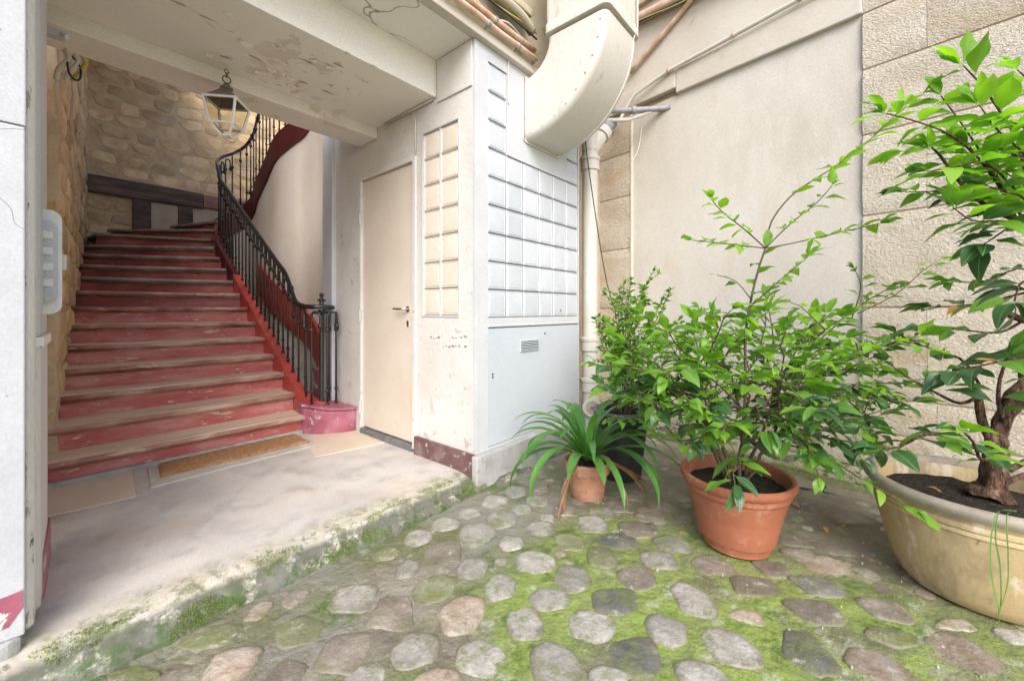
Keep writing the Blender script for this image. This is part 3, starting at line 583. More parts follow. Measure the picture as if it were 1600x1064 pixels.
# ------------------------------------------------------------------ stairwell walls
def LX(y): return .12+.093*(y-4.13)
WY_ = 3.88
SW = thing('rubble_side_wall', 'rough rubble stone wall running up along the left of the red stairs', 'wall', (.15, 4, 0))
def mesh_wall_poly(a, b, th, z0, z1):     # wall between plan points a,b; body on the left-hand side of a->b
    a = Vector((*a, 0)); b = Vector((*b, 0)); t = (b-a).normalized(); q = Vector((-t.y, t.x, 0))*th
    return MB().prism([(a.x, a.y), (b.x, b.y), ((b+q).x, (b+q).y), ((a+q).x, (a+q).y)], z0, z1)
obj('mortar_bed', MB().prism([(-.7, WY_), (LX(WY_), WY_), (LX(7.95), 7.95), (LX(7.95)-.3, 7.95), (-.7, 7.0)], -.1, 5.4), MORTAR, SW)
rub = [dome('stone', RUBBLE, 40+i, 12, sq, .12, .2) for i, sq in enumerate((3.5, 4.5, 6, 3, 7))]
ash = [dome('stone', ASHLAR, 60+i, 12, 8, .02, .15) for i in range(3)]
nrmL = Vector((1, -.093, 0)).normalized(); FL = frame(nrmL)
y = 2.66
z = 0.0
while z < 4.9:                                     # squared stones of the near jamb
    h = rng.uniform(.28, .5)
    wq = rng.choice([.26, .34])
    inst('stone', rng.choice(ash), SW, (LX(WY_)-.12+.01, WY_, z+h/2), frame((0, -1, 0)), (.26, h*.985, .010))
    inst('stone', rng.choice(ash), SW, (LX(WY_+wq/2), WY_+wq/2, z+h/2), FL, (wq, h*.985, .010)); z += h
for row in range(24):
    z = .15+row*.205; y = 4.14+rng.uniform(0, .12)
    while y < 7.8:
        wd = rng.uniform(.22, .46)
        if z > .155*((y-3.65)/.3)-.2:
            inst('stone', rng.choice(rub), SW, (LX(y+wd/2), y+wd/2, z+rng.uniform(-.03, .03)), FL @ Matrix.Rotation(rng.uniform(-.1, .1), 3, 'Z'), (wd*1.0, rng.uniform(.17, .215), rng.uniform(.012, .028)))
        y += wd
obj('passage_wall', MB().box(-.7, -.45, 2.62, WY_-.001, -.1, 2.9), MORTAR, SW)
BWY = 7.92
BW = thing('rubble_back_wall', 'rubble stone wall behind the head of the stairs, with dark timber beam set in it', 'wall', (1.5, BWY, 0))
obj('mortar_bed', MB().box(.3, 3.6, BWY, BWY+.3, 0, 5.0), MORTAR, BW)
for row in range(13):
    z = 2.98+row*.185; x = .46+rng.uniform(0, .2)
    while x < 3.1:
        wd = rng.uniform(.17, .42)
        if rng.random() < .88:
            inst('stone', rng.choice(rub), BW, (x+wd/2, BWY, z+rng.uniform(-.02, .02)), Matrix.Rotation(rng.uniform(-.12, .12), 3, 'Y') @ frame((0, -1, 0)), (wd*rng.uniform(.84, .97), rng.uniform(.125, .175), rng.uniform(.006, .014)))
        x += wd
for row in range(4):
    z = 1.98+row*.17; x = .47
    while x < .88:
        wd = rng.uniform(.18, .3); inst('stone', rng.choice(rub), BW, (x+wd/2, BWY, z), frame((0, -1, 0)), (wd*.85, .13, .015)); x += wd
obj('timber_beam', MB().box(.44, 1.75, BWY-.07, BWY-.001, 2.64, 2.88), TIMBER, BW, bevel=.015, sub=1, jit=.02)
obj('timber_beam', MB().box(1.752, 2.6, BWY-.06, BWY-.001, 2.66, 2.87), REDTIMB, BW, bevel=.015, sub=1, jit=.02)
obj('timber_post', MB().box(.94, 1.14, BWY-.05, BWY-.001, 1.7, 2.66), TIMBER, BW, bevel=.012, jit=.01)
obj('timber_post', MB().box(1.45, 1.63, BWY-.05, BWY-.001, 1.9, 2.66), TIMBER, BW, bevel=.012, jit=.01)
obj('plaster_infill', MB().box(1.141, 1.449, BWY-.02, BWY-.001, 1.8, 2.65), LIME, BW)
obj('plaster_infill', MB().box(1.631, 3.0, BWY-.02, BWY-.001, 1.8, 2.65), LIME, BW)
# unseen right wall of the stairwell, upper part left off for sky light
RWL = thing('stairwell_outer_wall', 'plastered outer wall of the stairwell, far right, open to the sky above', 'wall', (3.2, 6, 0))
mb = MB()
mb.box(3.2, 3.45, 2.7, 5.6, 0, 4.2); mb.box(3.2, 3.45, 5.6, 7.919, 0, 2.4)
obj('wall', mb, LIME, RWL)
CW = thing('stairwell_ceiling', 'dim plaster ceiling high over the left side of the stairs', 'ceiling', (1, 5, 5.3))
obj('ceiling_slab', MB().box(-.2, 1.25, 3.30, 7.919, 4.75, 4.9), LIME, CW)
obj('front_wall', MB().box(-1.2, 3.2, 3.31, 3.45, 2.901, 3.1), LIME, CW)  # unseen, cut low so sky light over the porch brightens the stairwell

# ------------------------------------------------------------------ staircase
RH, GO = .155, .24
ST = thing('staircase', 'worn red painted staircase climbing from the hall and turning right at the top', 'staircase', (.8, 3.65, 0))
CX, CY = 1.86, 6.58
def line(n):
    if n <= 2: return (-.45, 3.65+GO*(n-1)), (1.53, 3.65+GO*(n-1))
    if n <= 12:
        yl = 3.65+GO*(n-1)+1.02*((n-1)/11)**2.2
        return (LX(yl)+.003, yl), (1.53, 3.65+GO*(n-1))
    a = R(152-(n-13)*21.5)
    dx, dy = math.cos(a), math.sin(a)
    inner = (CX+dx*.30, CY+dy*.30)
    t = 9
    if dy > 0: t = min(t, (BWY-.001-CY)/dy)
    if dx < 0: t = min(t, (CX-.53)/-dx)
    if dx > 0: t = min(t, (3.19-CX)/dx)
    return (CX+dx*t, CY+dy*t), inner
for n in range(1, 23):
    z = RH*n
    if n <= 19: l0, r0 = line(n); l1, r1 = line(n+1)
    else:
        yy = 6.40-(n-20)*.26; l0, r0 = (3.19, yy), (2.16, yy); l1, r1 = (3.19, yy-.26), (2.16, yy-.26)
    if n == 19: l1, r1 = (3.19, 6.40), (2.16, 6.40)
    d = Vector((-(r0[1]-l0[1]), r0[0]-l0[0], 0)).normalized()*.032      # towards the walker below
    d = -d if n < 13 else -d
    f0 = (l0[0]+d.x, l0[1]+d.y); f1 = (r0[0]+d.x, r0[1]+d.y)
    poly = [f0, f1, r0, r1, l1]
    if n in (13, 14) and l0[1] < BWY-.1: poly = [f0, f1, r0, r1, l1, (l0[0], BWY-.002)] if l1[1] > BWY-.1 else poly
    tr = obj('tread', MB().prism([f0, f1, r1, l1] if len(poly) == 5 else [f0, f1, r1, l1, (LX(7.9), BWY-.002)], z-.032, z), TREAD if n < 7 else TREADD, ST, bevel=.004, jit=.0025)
    tr.parent = ST
    a = Vector((*f0, z-.018)); b = Vector((*f1, z-.018))
    pts = [a.lerp(b, i/10)+Vector((0, 0, rng.uniform(-.004, .0015)-.004*math.sin(PI*i/10))) for i in range(11)]
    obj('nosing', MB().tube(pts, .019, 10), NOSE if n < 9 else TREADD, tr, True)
    ri = MB(); e = -d*.35
    a = Vector((*l0, 0)); b = Vector((*r0, 0)); q = -d.normalized()*.02
    ri.prism([(a.x, a.y), (b.x, b.y), (b.x+q.x, b.y+q.y), (a.x+q.x, a.y+q.y)], z-RH, z-.033)
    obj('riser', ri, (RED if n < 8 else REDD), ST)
    if n <= 12:                                     # moulding under the nosing
        m2 = MB(); a2 = Vector((*l0, z-.045))+d*.25; b2 = Vector((*r0, z-.045))+d*.25; m2.tube([a2, b2], .012, 8)
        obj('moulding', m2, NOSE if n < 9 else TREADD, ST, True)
# stone lip under the first riser
obj('stone_footing', MB().box(-.45, 1.50, 3.612, 3.648, -.01, .035), CONC, ST, bevel=.008, jit=.006)

# inner string, rises along the flight then winds round the well
def nz(y): return RH*(1+(y-3.65)/GO)
spath = []
spath += [(1.74, 3.64, .235), (1.66, 3.66, .25), (1.605, 3.74, .285), (1.578, 3.87, .355), (1.57, 4.02, .445)]
for i in range(13):
    y = 4.15+i*.18; spath.append((1.57, y, nz(y)+.065))
lowN = len(spath)
arc = [(1.59, 6.46, 2.08), (1.65, 6.68, 2.22), (1.76, 6.83, 2.34), (1.90, 6.89, 2.44), (2.02, 6.80, 2.56), (2.06, 6.6, 2.70), (2.05, 6.40, 2.87), (2.06, 6.1, 3.08), (2.07, 5.80, 3.30), (2.14, 5.5, 3.42), (2.21, 5.25, 3.52), (2.26, 4.9, 3.68), (2.28, 4.5, 3.9), (2.28, 4.0, 4.2)]
def smooth_path(p, k=3):
    p = [Vector(q) for q in p]; out = []
    for i in range(len(p)-1):
        p0, p1, p2, p3 = p[max(i-1, 0)], p[i], p[i+1], p[min(i+2, len(p)-1)]
        for j in range(k):
            t = j/k; out.append(.5*((2*p1)+(-p0+p2)*t+(2*p0-5*p1+4*p2-p3)*t*t+(-p0+3*p1-3*p2+p3)*t**3))
    return out+[p[-1]]
full = smooth_path(spath+arc, 3)
kk = lowN*3
obj('string', MB().ribbon(full[:kk-14], .085, -.30, 0), STRING, ST, True, autos=40)
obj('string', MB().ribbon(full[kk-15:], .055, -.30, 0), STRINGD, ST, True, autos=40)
# curtail block at the foot
obj('curtail_block', MB().prism([(1.50, 3.63), (1.55, 3.54), (1.64, 3.45), (1.75, 3.38), (1.845, 3.355), (1.845, 3.90), (1.60, 3.92), (1.52, 3.80)], -.01, lambda x, y: .185+.25*max(0, 1.66-x)), PURPLE, ST, bevel=.02, sub=1, jit=.008)
obj('curtail_cap', MB().prism([(1.49, 3.62), (1.54, 3.53), (1.635, 3.435), (1.748, 3.365), (1.848, 3.34), (1.848, 3.88), (1.60, 3.90), (1.51, 3.80)], lambda x, y: .188+.25*max(0, 1.66-x), lambda x, y: .21+.25*max(0, 1.66-x)), PURPLE, ST, bevel=.008, jit=.006)

# partition wall under the upper flight, following the string
PT = thing('curved_partition', 'curved beige plaster wall rising under the upper flight behind the railing', 'wall', (2.1, 5, 0))
wp = [(1.93, 3.97), (1.99, 4.2), (2.10, 4.5), (2.20, 4.85), (2.22, 5.25), (2.15, 5.5), (2.085, 5.8), (2.07, 6.1), (2.06, 6.4), (2.07, 6.6), (2.03, 6.8), (1.90, 6.9)]
hz_ = {0: 4.2, 1: 4.05, 2: 3.8, 3: 3.55, 4: 3.30, 5: 3.20, 6: 3.08, 7: 2.85, 8: 2.64, 9: 2.50, 10: 2.36, 11: 2.20}
pp = [Vector((x, y, hz_[i])) for i, (x, y) in enumerate(wp)]; pp = smooth_path(pp, 4)
vs = []; fs = []
for i, p in enumerate(pp):
    t = pp[min(i+1, len(pp)-1)]-pp[max(i-1, 0)]; t.z = 0; t.normalize(); q = Vector((t.y, -t.x, 0))*.10
    vs += [(p.x, p.y, 0), (p.x, p.y, p.z), (p.x+q.x, p.y+q.y, p.z), (p.x+q.x, p.y+q.y, 0)]
for i in range(len(pp)-1):
    for j in range(3): fs.append((i*4+j, i*4+j+1, i*4+j+5, i*4+j+4))
fs += [(0, 1, 2, 3), tuple((len(pp)-1)*4+j for j in (3, 2, 1, 0))]
obj('wall', MB().add(vs, fs), STAIRW, PT, True, autos=40)
# red sloping skirting on the partition
skp = []
for i in range(14):
    y = 4.12+i*.17; j = min(range(len(pp)), key=lambda q: abs(pp[q].y-y)); skp.append((pp[j].x-.025, y, .46+.56*(y-4.12)))
obj('skirting', MB().ribbon(skp, .035, -.42, 0), STRING, PT, True, autos=40)
obj('skirting_block', MB().box(1.84, 1.99, 3.96, 4.20, 0, .44), PURPLE, PT, bevel=.008, jit=.005)
obj('skirting_cap', MB().box(1.83, 1.995, 3.945, 4.21, .441, .475), PURPLE, PT, bevel=.008)
WP = obj('white_post', MB().box(1.815, 1.95, 3.745, 3.94, .0, 2.9), WHITE, None, bevel=.008, jit=.003)
tag(WP, 'narrow white painted post between the beige partition and the door wall', 'post')

# ------------------------------------------------------------------ railing
RL = thing('stair_railing', 'black wrought iron stair railing with hooped balusters curling round a newel post at the foot', 'railing', (1.68, 3.66, .27))
RHH = .86
# handrail path: volute round the newel, up the flight, round the well and back
NXc, NYc = 1.68, 3.66
vol = []
for i in range(13):
    a = R(60-i*24); r_ = .075+.005*i
    vol.append((NXc+r_*math.cos(a), NYc+r_*math.sin(a), 1.075+.001*i))
rp = [v for v in vol[:10]]
rp += [(1.56, 3.80, 1.10), (1.565, 3.95, 1.16)]
for i in range(12):
    y = 4.15+i*.19; rp.append((1.57, y, nz(y)+RHH+.05))
rp += [(x, y, z+RHH+.02) for x, y, z in arc[:13]]
rail = smooth_path(rp, 3)
mb = MB(); mb.tube(rail, .017, 10)
obj('handrail', mb, BLACK, RL, True)
rb = [p-Vector((0, 0, .02)) for p in rail]
obj('rail_flat', MB().ribbon(rb, .03, -.004, .004), BLACK, RL, True, autos=40)
np_ = obj('newel_post', MB().lathe((NXc, NYc, .27), [(0, -.06), (.034, -.06), (.034, -.03), (.022, -.02), (.02, .10), (.021, .45), (.02, .74), (.03, .745), (.075, .755), (.078, .768), (.03, .775), (.022, .80), (.018, .86), (0, .86)], 20), BLACK, RL, True, autos=45)
obj('finial', MB().lathe((NXc, NYc, .27), [(.018, .86), (.035, .865), (.038, .875), (.02, .882), (.012, .90), (.02, .908), (.022, .918), (.014, .93), (0, .938)], 18), BLACK, np_, True)
def along(path):
    L = [0]
    for i in range(1, len(path)): L.append(L[-1]+(path[i].xy-path[i-1].xy).length)
    return L
sp = full[6:]; Ls = along(sp)
def at_len(path, L, t):
    for i in range(1, len(L)):
        if L[i] >= t:
            k = (t-L[i-1])/max(1e-6, L[i]-L[i-1]); return path[i-1].lerp(path[i], k), (path[i]-path[i-1])
    return path[-1], path[-1]-path[-2]
def zrail(p):
    j = min(range(len(rail)), key=lambda q: (rail[q].xy-p.xy).length_squared+(.3 if abs(rail[q].z-p.z-RHH) > .5 else 0))
    return rail[j].z
def baluster(base, top, tang, hook=True, sgn=1):
    mb = MB(); p = Vector(base); h = top-p.z; t = Vector((tang.x, tang.y, 0)).normalized()*sgn
    r0 = .0092
    if hook:
        rr = .042; zc = p.z+h-.055
        pts = [p, p+Vector((0, 0, h*.5)), Vector((p.x, p.y, zc))]
        for i in range(1, 9):
            a = PI*i/8; pts.append(Vector((p.x, p.y, zc))+t*(rr-rr*math.cos(a))+Vector((0, 0, rr*math.sin(a))))
        end = pts[-1]; pts.append(end+Vector((0, 0, -.07))); pts.append(end+t*.015+Vector((0, 0, -.11)))
        mb.tube(pts, r0, 8)
        c = pts[-2]; mb.tube([c+Vector((0, 0, .006)), c, c-Vector((0, 0, .02)), c-Vector((0, 0, .03))], [.010, .019, .019, .010], 8)
    else: mb.tube([p, p+Vector((0, 0, h))], r0, 8)
    for z in (.02, h*.16): mb.tube([p+Vector((0, 0, z-.012)), p+Vector((0, 0, z)), p+Vector((0, 0, z+.012))], [.011, .018, .011], 8)
    z = h-.17; mb.tube([p+Vector((0, 0, z-.02)), p+Vector((0, 0, z-.008)), p+Vector((0, 0, z+.008)), p+Vector((0, 0, z+.02))], [.011, .02, .02, .011], 8)
    return obj('baluster', mb, BLACK, RL, True)
t = .08; k = 0
while t < Ls[-1]-.1:
    p, tg = at_len(sp, Ls, t)
    up_ = p.y < 6.9 and t > Ls[-1]*.52
    pq = p+Vector((tg.y, -tg.x, 0)).normalized()*.022
    baluster(pq, zrail(p)-.015, tg, hook=not up_)
    t += .118; k += 1
for i in range(5):                                       # balusters standing round the newel
    a = R(35-i*62); c = Vector((NXc+.125*math.cos(a), NYc+.115*math.sin(a)+.01, .268)); c.x = min(c.x, 1.815); c.z = .212
    baluster(c, 1.05, Vector((-math.sin(a), math.cos(a), 0)), True)

# ------------------------------------------------------------------ lantern
lx, ly = .775, 2.95
LN = thing('hanging_lantern', 'white metal lantern with clear panes hanging from the beam over the stairs', 'lantern', (lx, ly, 2.05))
def ring4(r_, z, rot=-.7):
    r_ *= .86; z = 2.44+(z-2.44)*.86
    return [(lx+r_*math.cos(rot+PI/4+PI/2*i), ly+r_*math.sin(rot+PI/4+PI/2*i), z) for i in range(4)]
WM = M('white_lantern_metal', [(.70,.68,.64),(.76,.75,.72)], 9, .4, ((30,.2,.003),)); BM = M('tarnished_lantern_roof', [(.13,.10,.075),(.24,.19,.15)], 12, .5)
GL = bpy.data.materials.new('lantern_glass'); GL.use_nodes = True
g_ = GL.node_tree.nodes['Principled BSDF']; g_.inputs['Base Color'].default_value = (.9, .88, .8, 1); g_.inputs['Transmission Weight'].default_value = 1; g_.inputs['Roughness'].default_value = .05; g_.inputs['IOR'].default_value = 1.15
A_, B_, C_, D_, E_ = ring4(.085, 2.345), ring4(.145, 2.295), ring4(.105, 2.13), ring4(.035, 2.06), ring4(.05, 2.375)
fm = MB()
for i in range(4):
    j = (i+1) % 4
    for P0, P1 in ((B_[i], B_[j]), (B_[i], C_[i]), (C_[i], C_[j]), (C_[i], D_[i]), (D_[i], D_[j])): fm.tube([P0, P1], .0078, 6)
obj('frame', fm, WM, LN)
for i in range(4):
    j = (i+1) % 4
    for Q in ((B_[i], B_[j], C_[j], C_[i]), (C_[i], C_[j], D_[j], D_[i])):
        n_ = (Vector(Q[1])-Vector(Q[0])).cross(Vector(Q[2])-Vector(Q[0])).normalized()*.002
        obj('pane', MB().add([*Q, *[tuple(Vector(q)+n_) for q in Q]], [(0,1,2,3),(7,6,5,4),(0,4,5,1),(1,5,6,2),(2,6,7,3),(3,7,4,0)]), GL, LN)
rf = MB(); vs = B_+A_+E_+ring4(.02, 2.40)
rf.add(vs, [(i+4*k, (i+1) % 4+4*k, (i+1) % 4+4*k+4, i+4*k+4) for k in range(3) for i in range(4)]+[(12, 13, 14, 15)])
obj('roof', rf, BM, LN)
obj('hook', MB().lathe((lx, ly, 2.39), [(0, 0), (.03, .005), (.035, .015), (.02, .03), (.012, .045), (0, .05)], 14).tube([(lx+.022*math.cos(R(a)), ly, 2.458+.022*math.sin(R(a))) for a in range(0, 361, 30)], .004, 6, cap=False), BM, LN, True)
lk = MB()
for k in range(2): lk.tube([(lx, ly+.012*math.cos(R(a)), 2.485+k*.022+.014*math.sin(R(a))) for a in range(0, 361, 40)] if k % 2 == 0 else [(lx+.012*math.cos(R(a)), ly, 2.485+k*.022+.014*math.sin(R(a))) for a in range(0, 361, 40)], .003, 6, cap=False)
obj('chain', lk, BM, LN, True)

# ------------------------------------------------------------------ doormat
mp_ = [(0.522, 3.328), (1.439, 3.317), (1.449, 3.725), (0.583, 3.881)]
mb = MB(); nu, nv = 60, 16
def bil(u, v):
    a, b, c, d = [Vector(q) for q in mp_]; return a.lerp(b, u).lerp(d.lerp(c, u), v)
vs = []
for i in range(nu+1):
    for j in range(nv+1):
        p = bil(i/nu, j/nv); e = min(i, nu-i, j, nv-j)
        vs.append((p.x, p.y, .006+(.014 if e > 0 else 0)+.0035*noise.noise(Vector((p.x*60, p.y*60, 0)))))
fs = [(i*(nv+1)+j, (i+1)*(nv+1)+j, (i+1)*(nv+1)+j+1, i*(nv+1)+j+1) for i in range(nu) for j in range(nv)]
mt = obj('doormat', mb.add(vs, fs), MAT, None, True); tag(mt, 'brown coir doormat lying at the foot of the red stairs', 'doormat')

# ------------------------------------------------------------------ ventilation duct
DX0, DX1 = 2.35, 2.81
DU = thing('exhaust_duct', 'large cream rectangular duct elbow coming out of the facade and turning upwards', 'duct', (2.58, FY, 2.5))
def ducts(path, x0, x1, hw, rc=.045, nrc=4):     # section: X by radial direction
    vs = []; n = 0
    for (y, z, ty, tz) in path:                    # tangent in YZ
        ny, nz_ = -tz, ty                            # radial
        sec = []
        for (sx, sr, a0) in ((1, 1, 0), (-1, 1, 90), (-1, -1, 180), (1, -1, 270)):
            for i in range(nrc+1):
                a = R(a0+90*i/nrc); sec.append(((x1-x0)/2*sx-rc*sx+rc*math.cos(a), hw*sr-rc*sr+rc*math.sin(a)))
        n = len(sec)
        for u, v_ in sec: vs.append(((x0+x1)/2+u, y+ny*v_, z+nz_*v_))
    k = len(path)
    fs = [(i*n+j, i*n+(j+1) % n, (i+1)*n+(j+1) % n, (i+1)*n+j) for i in range(k-1) for j in range(n)]
    fs += [tuple(range(n)), tuple(range(k*n-1, (k-1)*n-1, -1))]
    return MB().add(vs, fs)
path = [(FY-.0005, 2.53, -1, 0)]
Rc = .43
for i in range(17):
    a = PI/2*i/16; path.append((FY-.01-Rc*math.sin(a), 2.53+Rc-Rc*math.cos(a), -math.cos(a), math.sin(a)))
el = obj('elbow', ducts(path, DX0, DX1, .23), DUCT, DU, True, autos=45)
yc = FY-.01-Rc
obj('collar', ducts([(yc, 2.985, 0, 1), (yc, 3.0, 0, 1), (yc, 3.05, 0, 1)], DX0-.018, DX1+.018, .25), DUCT, DU, True, autos=40, bevel=.002)
obj('upper_duct', ducts([(yc, 3.051, 0, 1), (yc, 4.4, 0, 1)], DX0-.012, DX1+.012, .244), DUCT, DU, True, autos=40)
obj('wall_flange', ducts([(FY-.0006, 2.53, -1, 0), (FY-.012, 2.53, -1, 0)], DX0-.014, DX1+.014, .244), DUCT, DU)
rv = MB()
for i in range(9):
    a = PI/2*(i+.5)/9; y_, z_ = FY-.01-(Rc+.19)*math.sin(a), 2.53+Rc-(Rc+.19)*math.cos(a); rv.tube([(DX0+.002, y_, z_), (DX0-.003, y_, z_)], .005, 8)
obj('rivet', rv, STEEL, DU)
# thin strap seam following the outer bend
so = [Vector((DX1-.055, y+(-tz)*(.232), z+ty*(.232))) for (y, z, ty, tz) in path]
so = [Vector((DX1-.06, FY-.01-(Rc+.232)*math.sin(PI/2*i/16), 2.53+Rc-(Rc+.232)*math.cos(PI/2*i/16))) for i in range(17)]
obj('seam', MB().tube(so+[Vector((DX1-.06, yc-.262, 3.03)), Vector((DX1-.06, yc-.262, 3.6))], .006, 6), DUCT, DU, True)
obj('wall_sealant', MB().box(DX0-.008, DX0+.006, FY-.012, FY-.0005, 2.30, 2.76), PIPE, DU, bevel=.003)

# ------------------------------------------------------------------ pipes and cables over the facade
def pipe(name, label, pts, r_, mat, cat='pipe', group=None, n=8):
    pts = smooth_path(pts, 4)
    o = obj(name, MB().tube(pts, r_, n), mat, None, True); tag(o, label, cat, group); return o
G1 = 'pipes running along the facade top'
CP = thing('copper_pipe', 'nearer dull copper pipe clipped along the top edge of the facade', 'pipe', (1, 1.8, 2.87), G1)
obj('tube', MB().tube([(.6+.2*i, 1.815+.004*math.sin(i*2), 2.885+.003*math.cos(i*3)) for i in range(10)]+[(2.40, 1.85, 2.88)], .019, 10), COPPER, CP, True)
for x in (1.9, 2.2): obj('clip', MB().tube([(x-.008, 1.815, 2.885), (x+.008, 1.815, 2.885)], .024, 10).box(x-.006, x+.006, 1.81, 1.89, 2.862, 2.87), GREYP, CP)
CP2 = thing('copper_pipe', 'upper dull copper pipe running just above and behind the nearer one', 'pipe', (1, 1.83, 2.95), G1)
obj('tube', MB().tube([(.6+.2*i, 1.83+.005*math.sin(i*1.3), 2.955+.004*math.cos(i*2)) for i in range(10)], .021, 10), COPPER, CP2, True)
for x in (1.98, 2.25): obj('clip', MB().tube([(x-.008, 1.83, 2.955), (x+.008, 1.83, 2.955)], .026, 10), GREYP, CP2)
pipe('black_cable', 'thin black cable sagging along the facade top above the copper pipes', [(.6+.15*i, 1.80+.012*math.sin(i*1.1), 3.03-.012*math.sin(i*.8)) for i in range(13)], .007, CABLE, 'cable')
pipe('yellow_cable', 'olive yellow cable running under the ledge over the facade', [(.6+.15*i, 1.815+.012*math.sin(i*.9+1), 3.06+.012*math.sin(i*1.2)) for i in range(13)], .006, YEL, 'cable')
pipe('grey_cable', 'pale cable looping behind the copper pipes at the facade top', [(.6+.1*i, 1.845+.012*math.sin(i*1.9+1), 2.995+.02*math.sin(i*1.3)) for i in range(18)], .008, CABLEW, 'cable')
pipe('pale_stub_pipe', 'short stained pipe tucked under the ledge left of the duct', [(1.95, 1.82, 3.13), (2.2, 1.80, 3.10), (2.36, 1.82, 3.07)], .033, LEDGE, 'pipe', None, 12)
pipe('hanging_wire', 'thin wire hanging down the first glass blocks from the facade top', [(2.17, 1.83, 2.87), (2.172, 1.878, 2.80), (2.172, 1.884, 2.6), (2.174, 1.884, 2.50)], .004, CABLEW, 'wire')

# ------------------------------------------------------------------ drainpipe in the corner
px_, py_ = 3.32, 1.89
DP = thing('drainpipe', 'thick cream drainpipe with sockets standing in the corner beside the glass block facade', 'drainpipe', (px_, py_, -.1))
obj('shaft', MB().lathe((px_, py_, 0), [(.07, .1), (.07, 2.5)], 24), PIPE, DP, True)
for z in (.37, .74, 2.38):
    obj('socket', MB().lathe((px_, py_, z), [(.07, -.06), (.084, -.055), (.084, .03), (.092, .035), (.092, .06), (.084, .064), (.07, .066)], 24), PIPE, DP, True, autos=40)
obj('foot_tee', MB().lathe((px_, py_, 0), [(.085, -.11), (.085, .1), (.075, .2), (.07, .31)], 24), PIPE, DP, True, autos=40)
cdir = Vector((-.75, -.62, 0)).normalized(); c0 = Vector((px_, py_, .19))
cap = MB(); cap.tube([c0, c0+cdir*.10, c0+cdir*.101, c0+cdir*.12], [.07, .07, .085, .085], 24); obj('inspection_cap', cap, PIPE, DP, True, autos=40)
cp2 = MB(); c1 = c0+cdir*.1205
cp2.tube([c1, c1+cdir*.004], .06, 20); 
ci = obj('cap_plate', cp2, M('stained_cap', [(.30,.26,.20),(.42,.38,.30)], 20, .6), DP, True, autos=40)
obj('cap_screw', MB().tube([c1+cdir*.004, c1+cdir*.012], .012, 8), STEEL, ci)
# Y branch at the top
jb = Vector((px_, py_, 2.50)); br_d = Vector((.50, -.22, .80)).normalized()
obj('branch', MB().tube([jb, jb+Vector((0, 0, .15)), jb+Vector((-.01, 0, .5))], [.075, .074, .07], 20).tube([jb, jb+br_d*.2, jb+br_d*.201, jb+br_d*.27], [.072, .072, .088, .088], 20), PIPE, DP, True, autos=40)
e1 = jb+br_d*.27
gp = MB(); gp.tube([e1, e1+br_d*.06, e1+br_d*.06+Vector((.10, -.03, .05))], [.06, .062, .04], 14)
o_ = obj('grey_pipe_elbow', gp, GREYP, None, True); tag(o_, 'dark grey pipe elbow plugged into the top branch of the drainpipe', 'pipe')
hp = thing('grey_waste_pipe', 'short horizontal grey waste pipe clamped across above the drainpipe branch', 'pipe', (3.7, 1.7, 2.9))
wl = lambda y: 3.545+.18*y
obj('tube', MB().tube([(3.32, 1.86, 2.86), (3.60, 1.62, 2.90), (3.80, 1.40, 2.92), (wl(1.34)+.03, 1.33, 2.92)], .026, 12), GREYP, hp, True)
obj('tube', MB().tube([(3.40, 1.84, 2.80), (3.62, 1.66, 2.83), (3.74, 1.48, 2.90)], .02, 12), PIPE, hp, True)
obj('clamp', MB().tube([(3.60, 1.62, 2.90), (3.63, 1.59, 2.903)], .036, 12), GREYP, hp, True)
pipe('black_wire', 'thin black wire dropping from the drainpipe top into the small-leaved shrub', [(3.174, 1.856, 2.594), (3.189, 1.839, 2.379), (3.208, 1.786, 1.978), (3.199, 1.719, 1.605), (3.189, 1.653, 1.296), (3.133, 1.565, 1.087)], .005, CABLE, 'wire')

# ------------------------------------------------------------------ courtyard wall (right)
CWL = thing('courtyard_wall', 'tall limestone courtyard wall with a smooth rendered panel behind the potted plants', 'wall', (3.6, 0, -.1))
tv = Vector((.18, 1, 0)).normalized(); nv_ = Vector((-1, .18, 0)).normalized()   # along, outward
o0 = Vector((3.545, 0, 0))
def wpt(s_, out, z): p = o0+tv*s_+nv_*out; return Vector((p.x, p.y, z))
def wbox(s0, s1, i0, i1, z0, z1, mb=None):
    mb = mb or MB(); vs = [wpt(s_, i_, z) for s_ in (s0, s1) for i_ in (i0, i1) for z in (z0, z1)]
    return mb.add(vs, [(0,1,3,2),(4,6,7,5),(0,4,5,1),(2,3,7,6),(0,2,6,4),(1,5,7,3)])
obj('wall_core', wbox(-6, 2.35, -.35, -.052, -.14, 4.6), JOINT, CWL)
fm_ = wbox(-6, -.009, -.0519, -.018, -.14, 4.6); wbox(1.756, 2.35, -.0519, -.018, -.14, 3.04, fm_); wbox(-.0089, 1.7559, -.0519, -.018, -.14, .49, fm_)
obj('mortar_fill', fm_, JOINT, CWL)
SL, SR = 1.735, -.008                       # panel limits along the wall
zc_ = [-.12, .02, .27, .495, 1.07, 1.67, 2.20, 2.63, 3.0, 3.5, 4.05, 4.6]
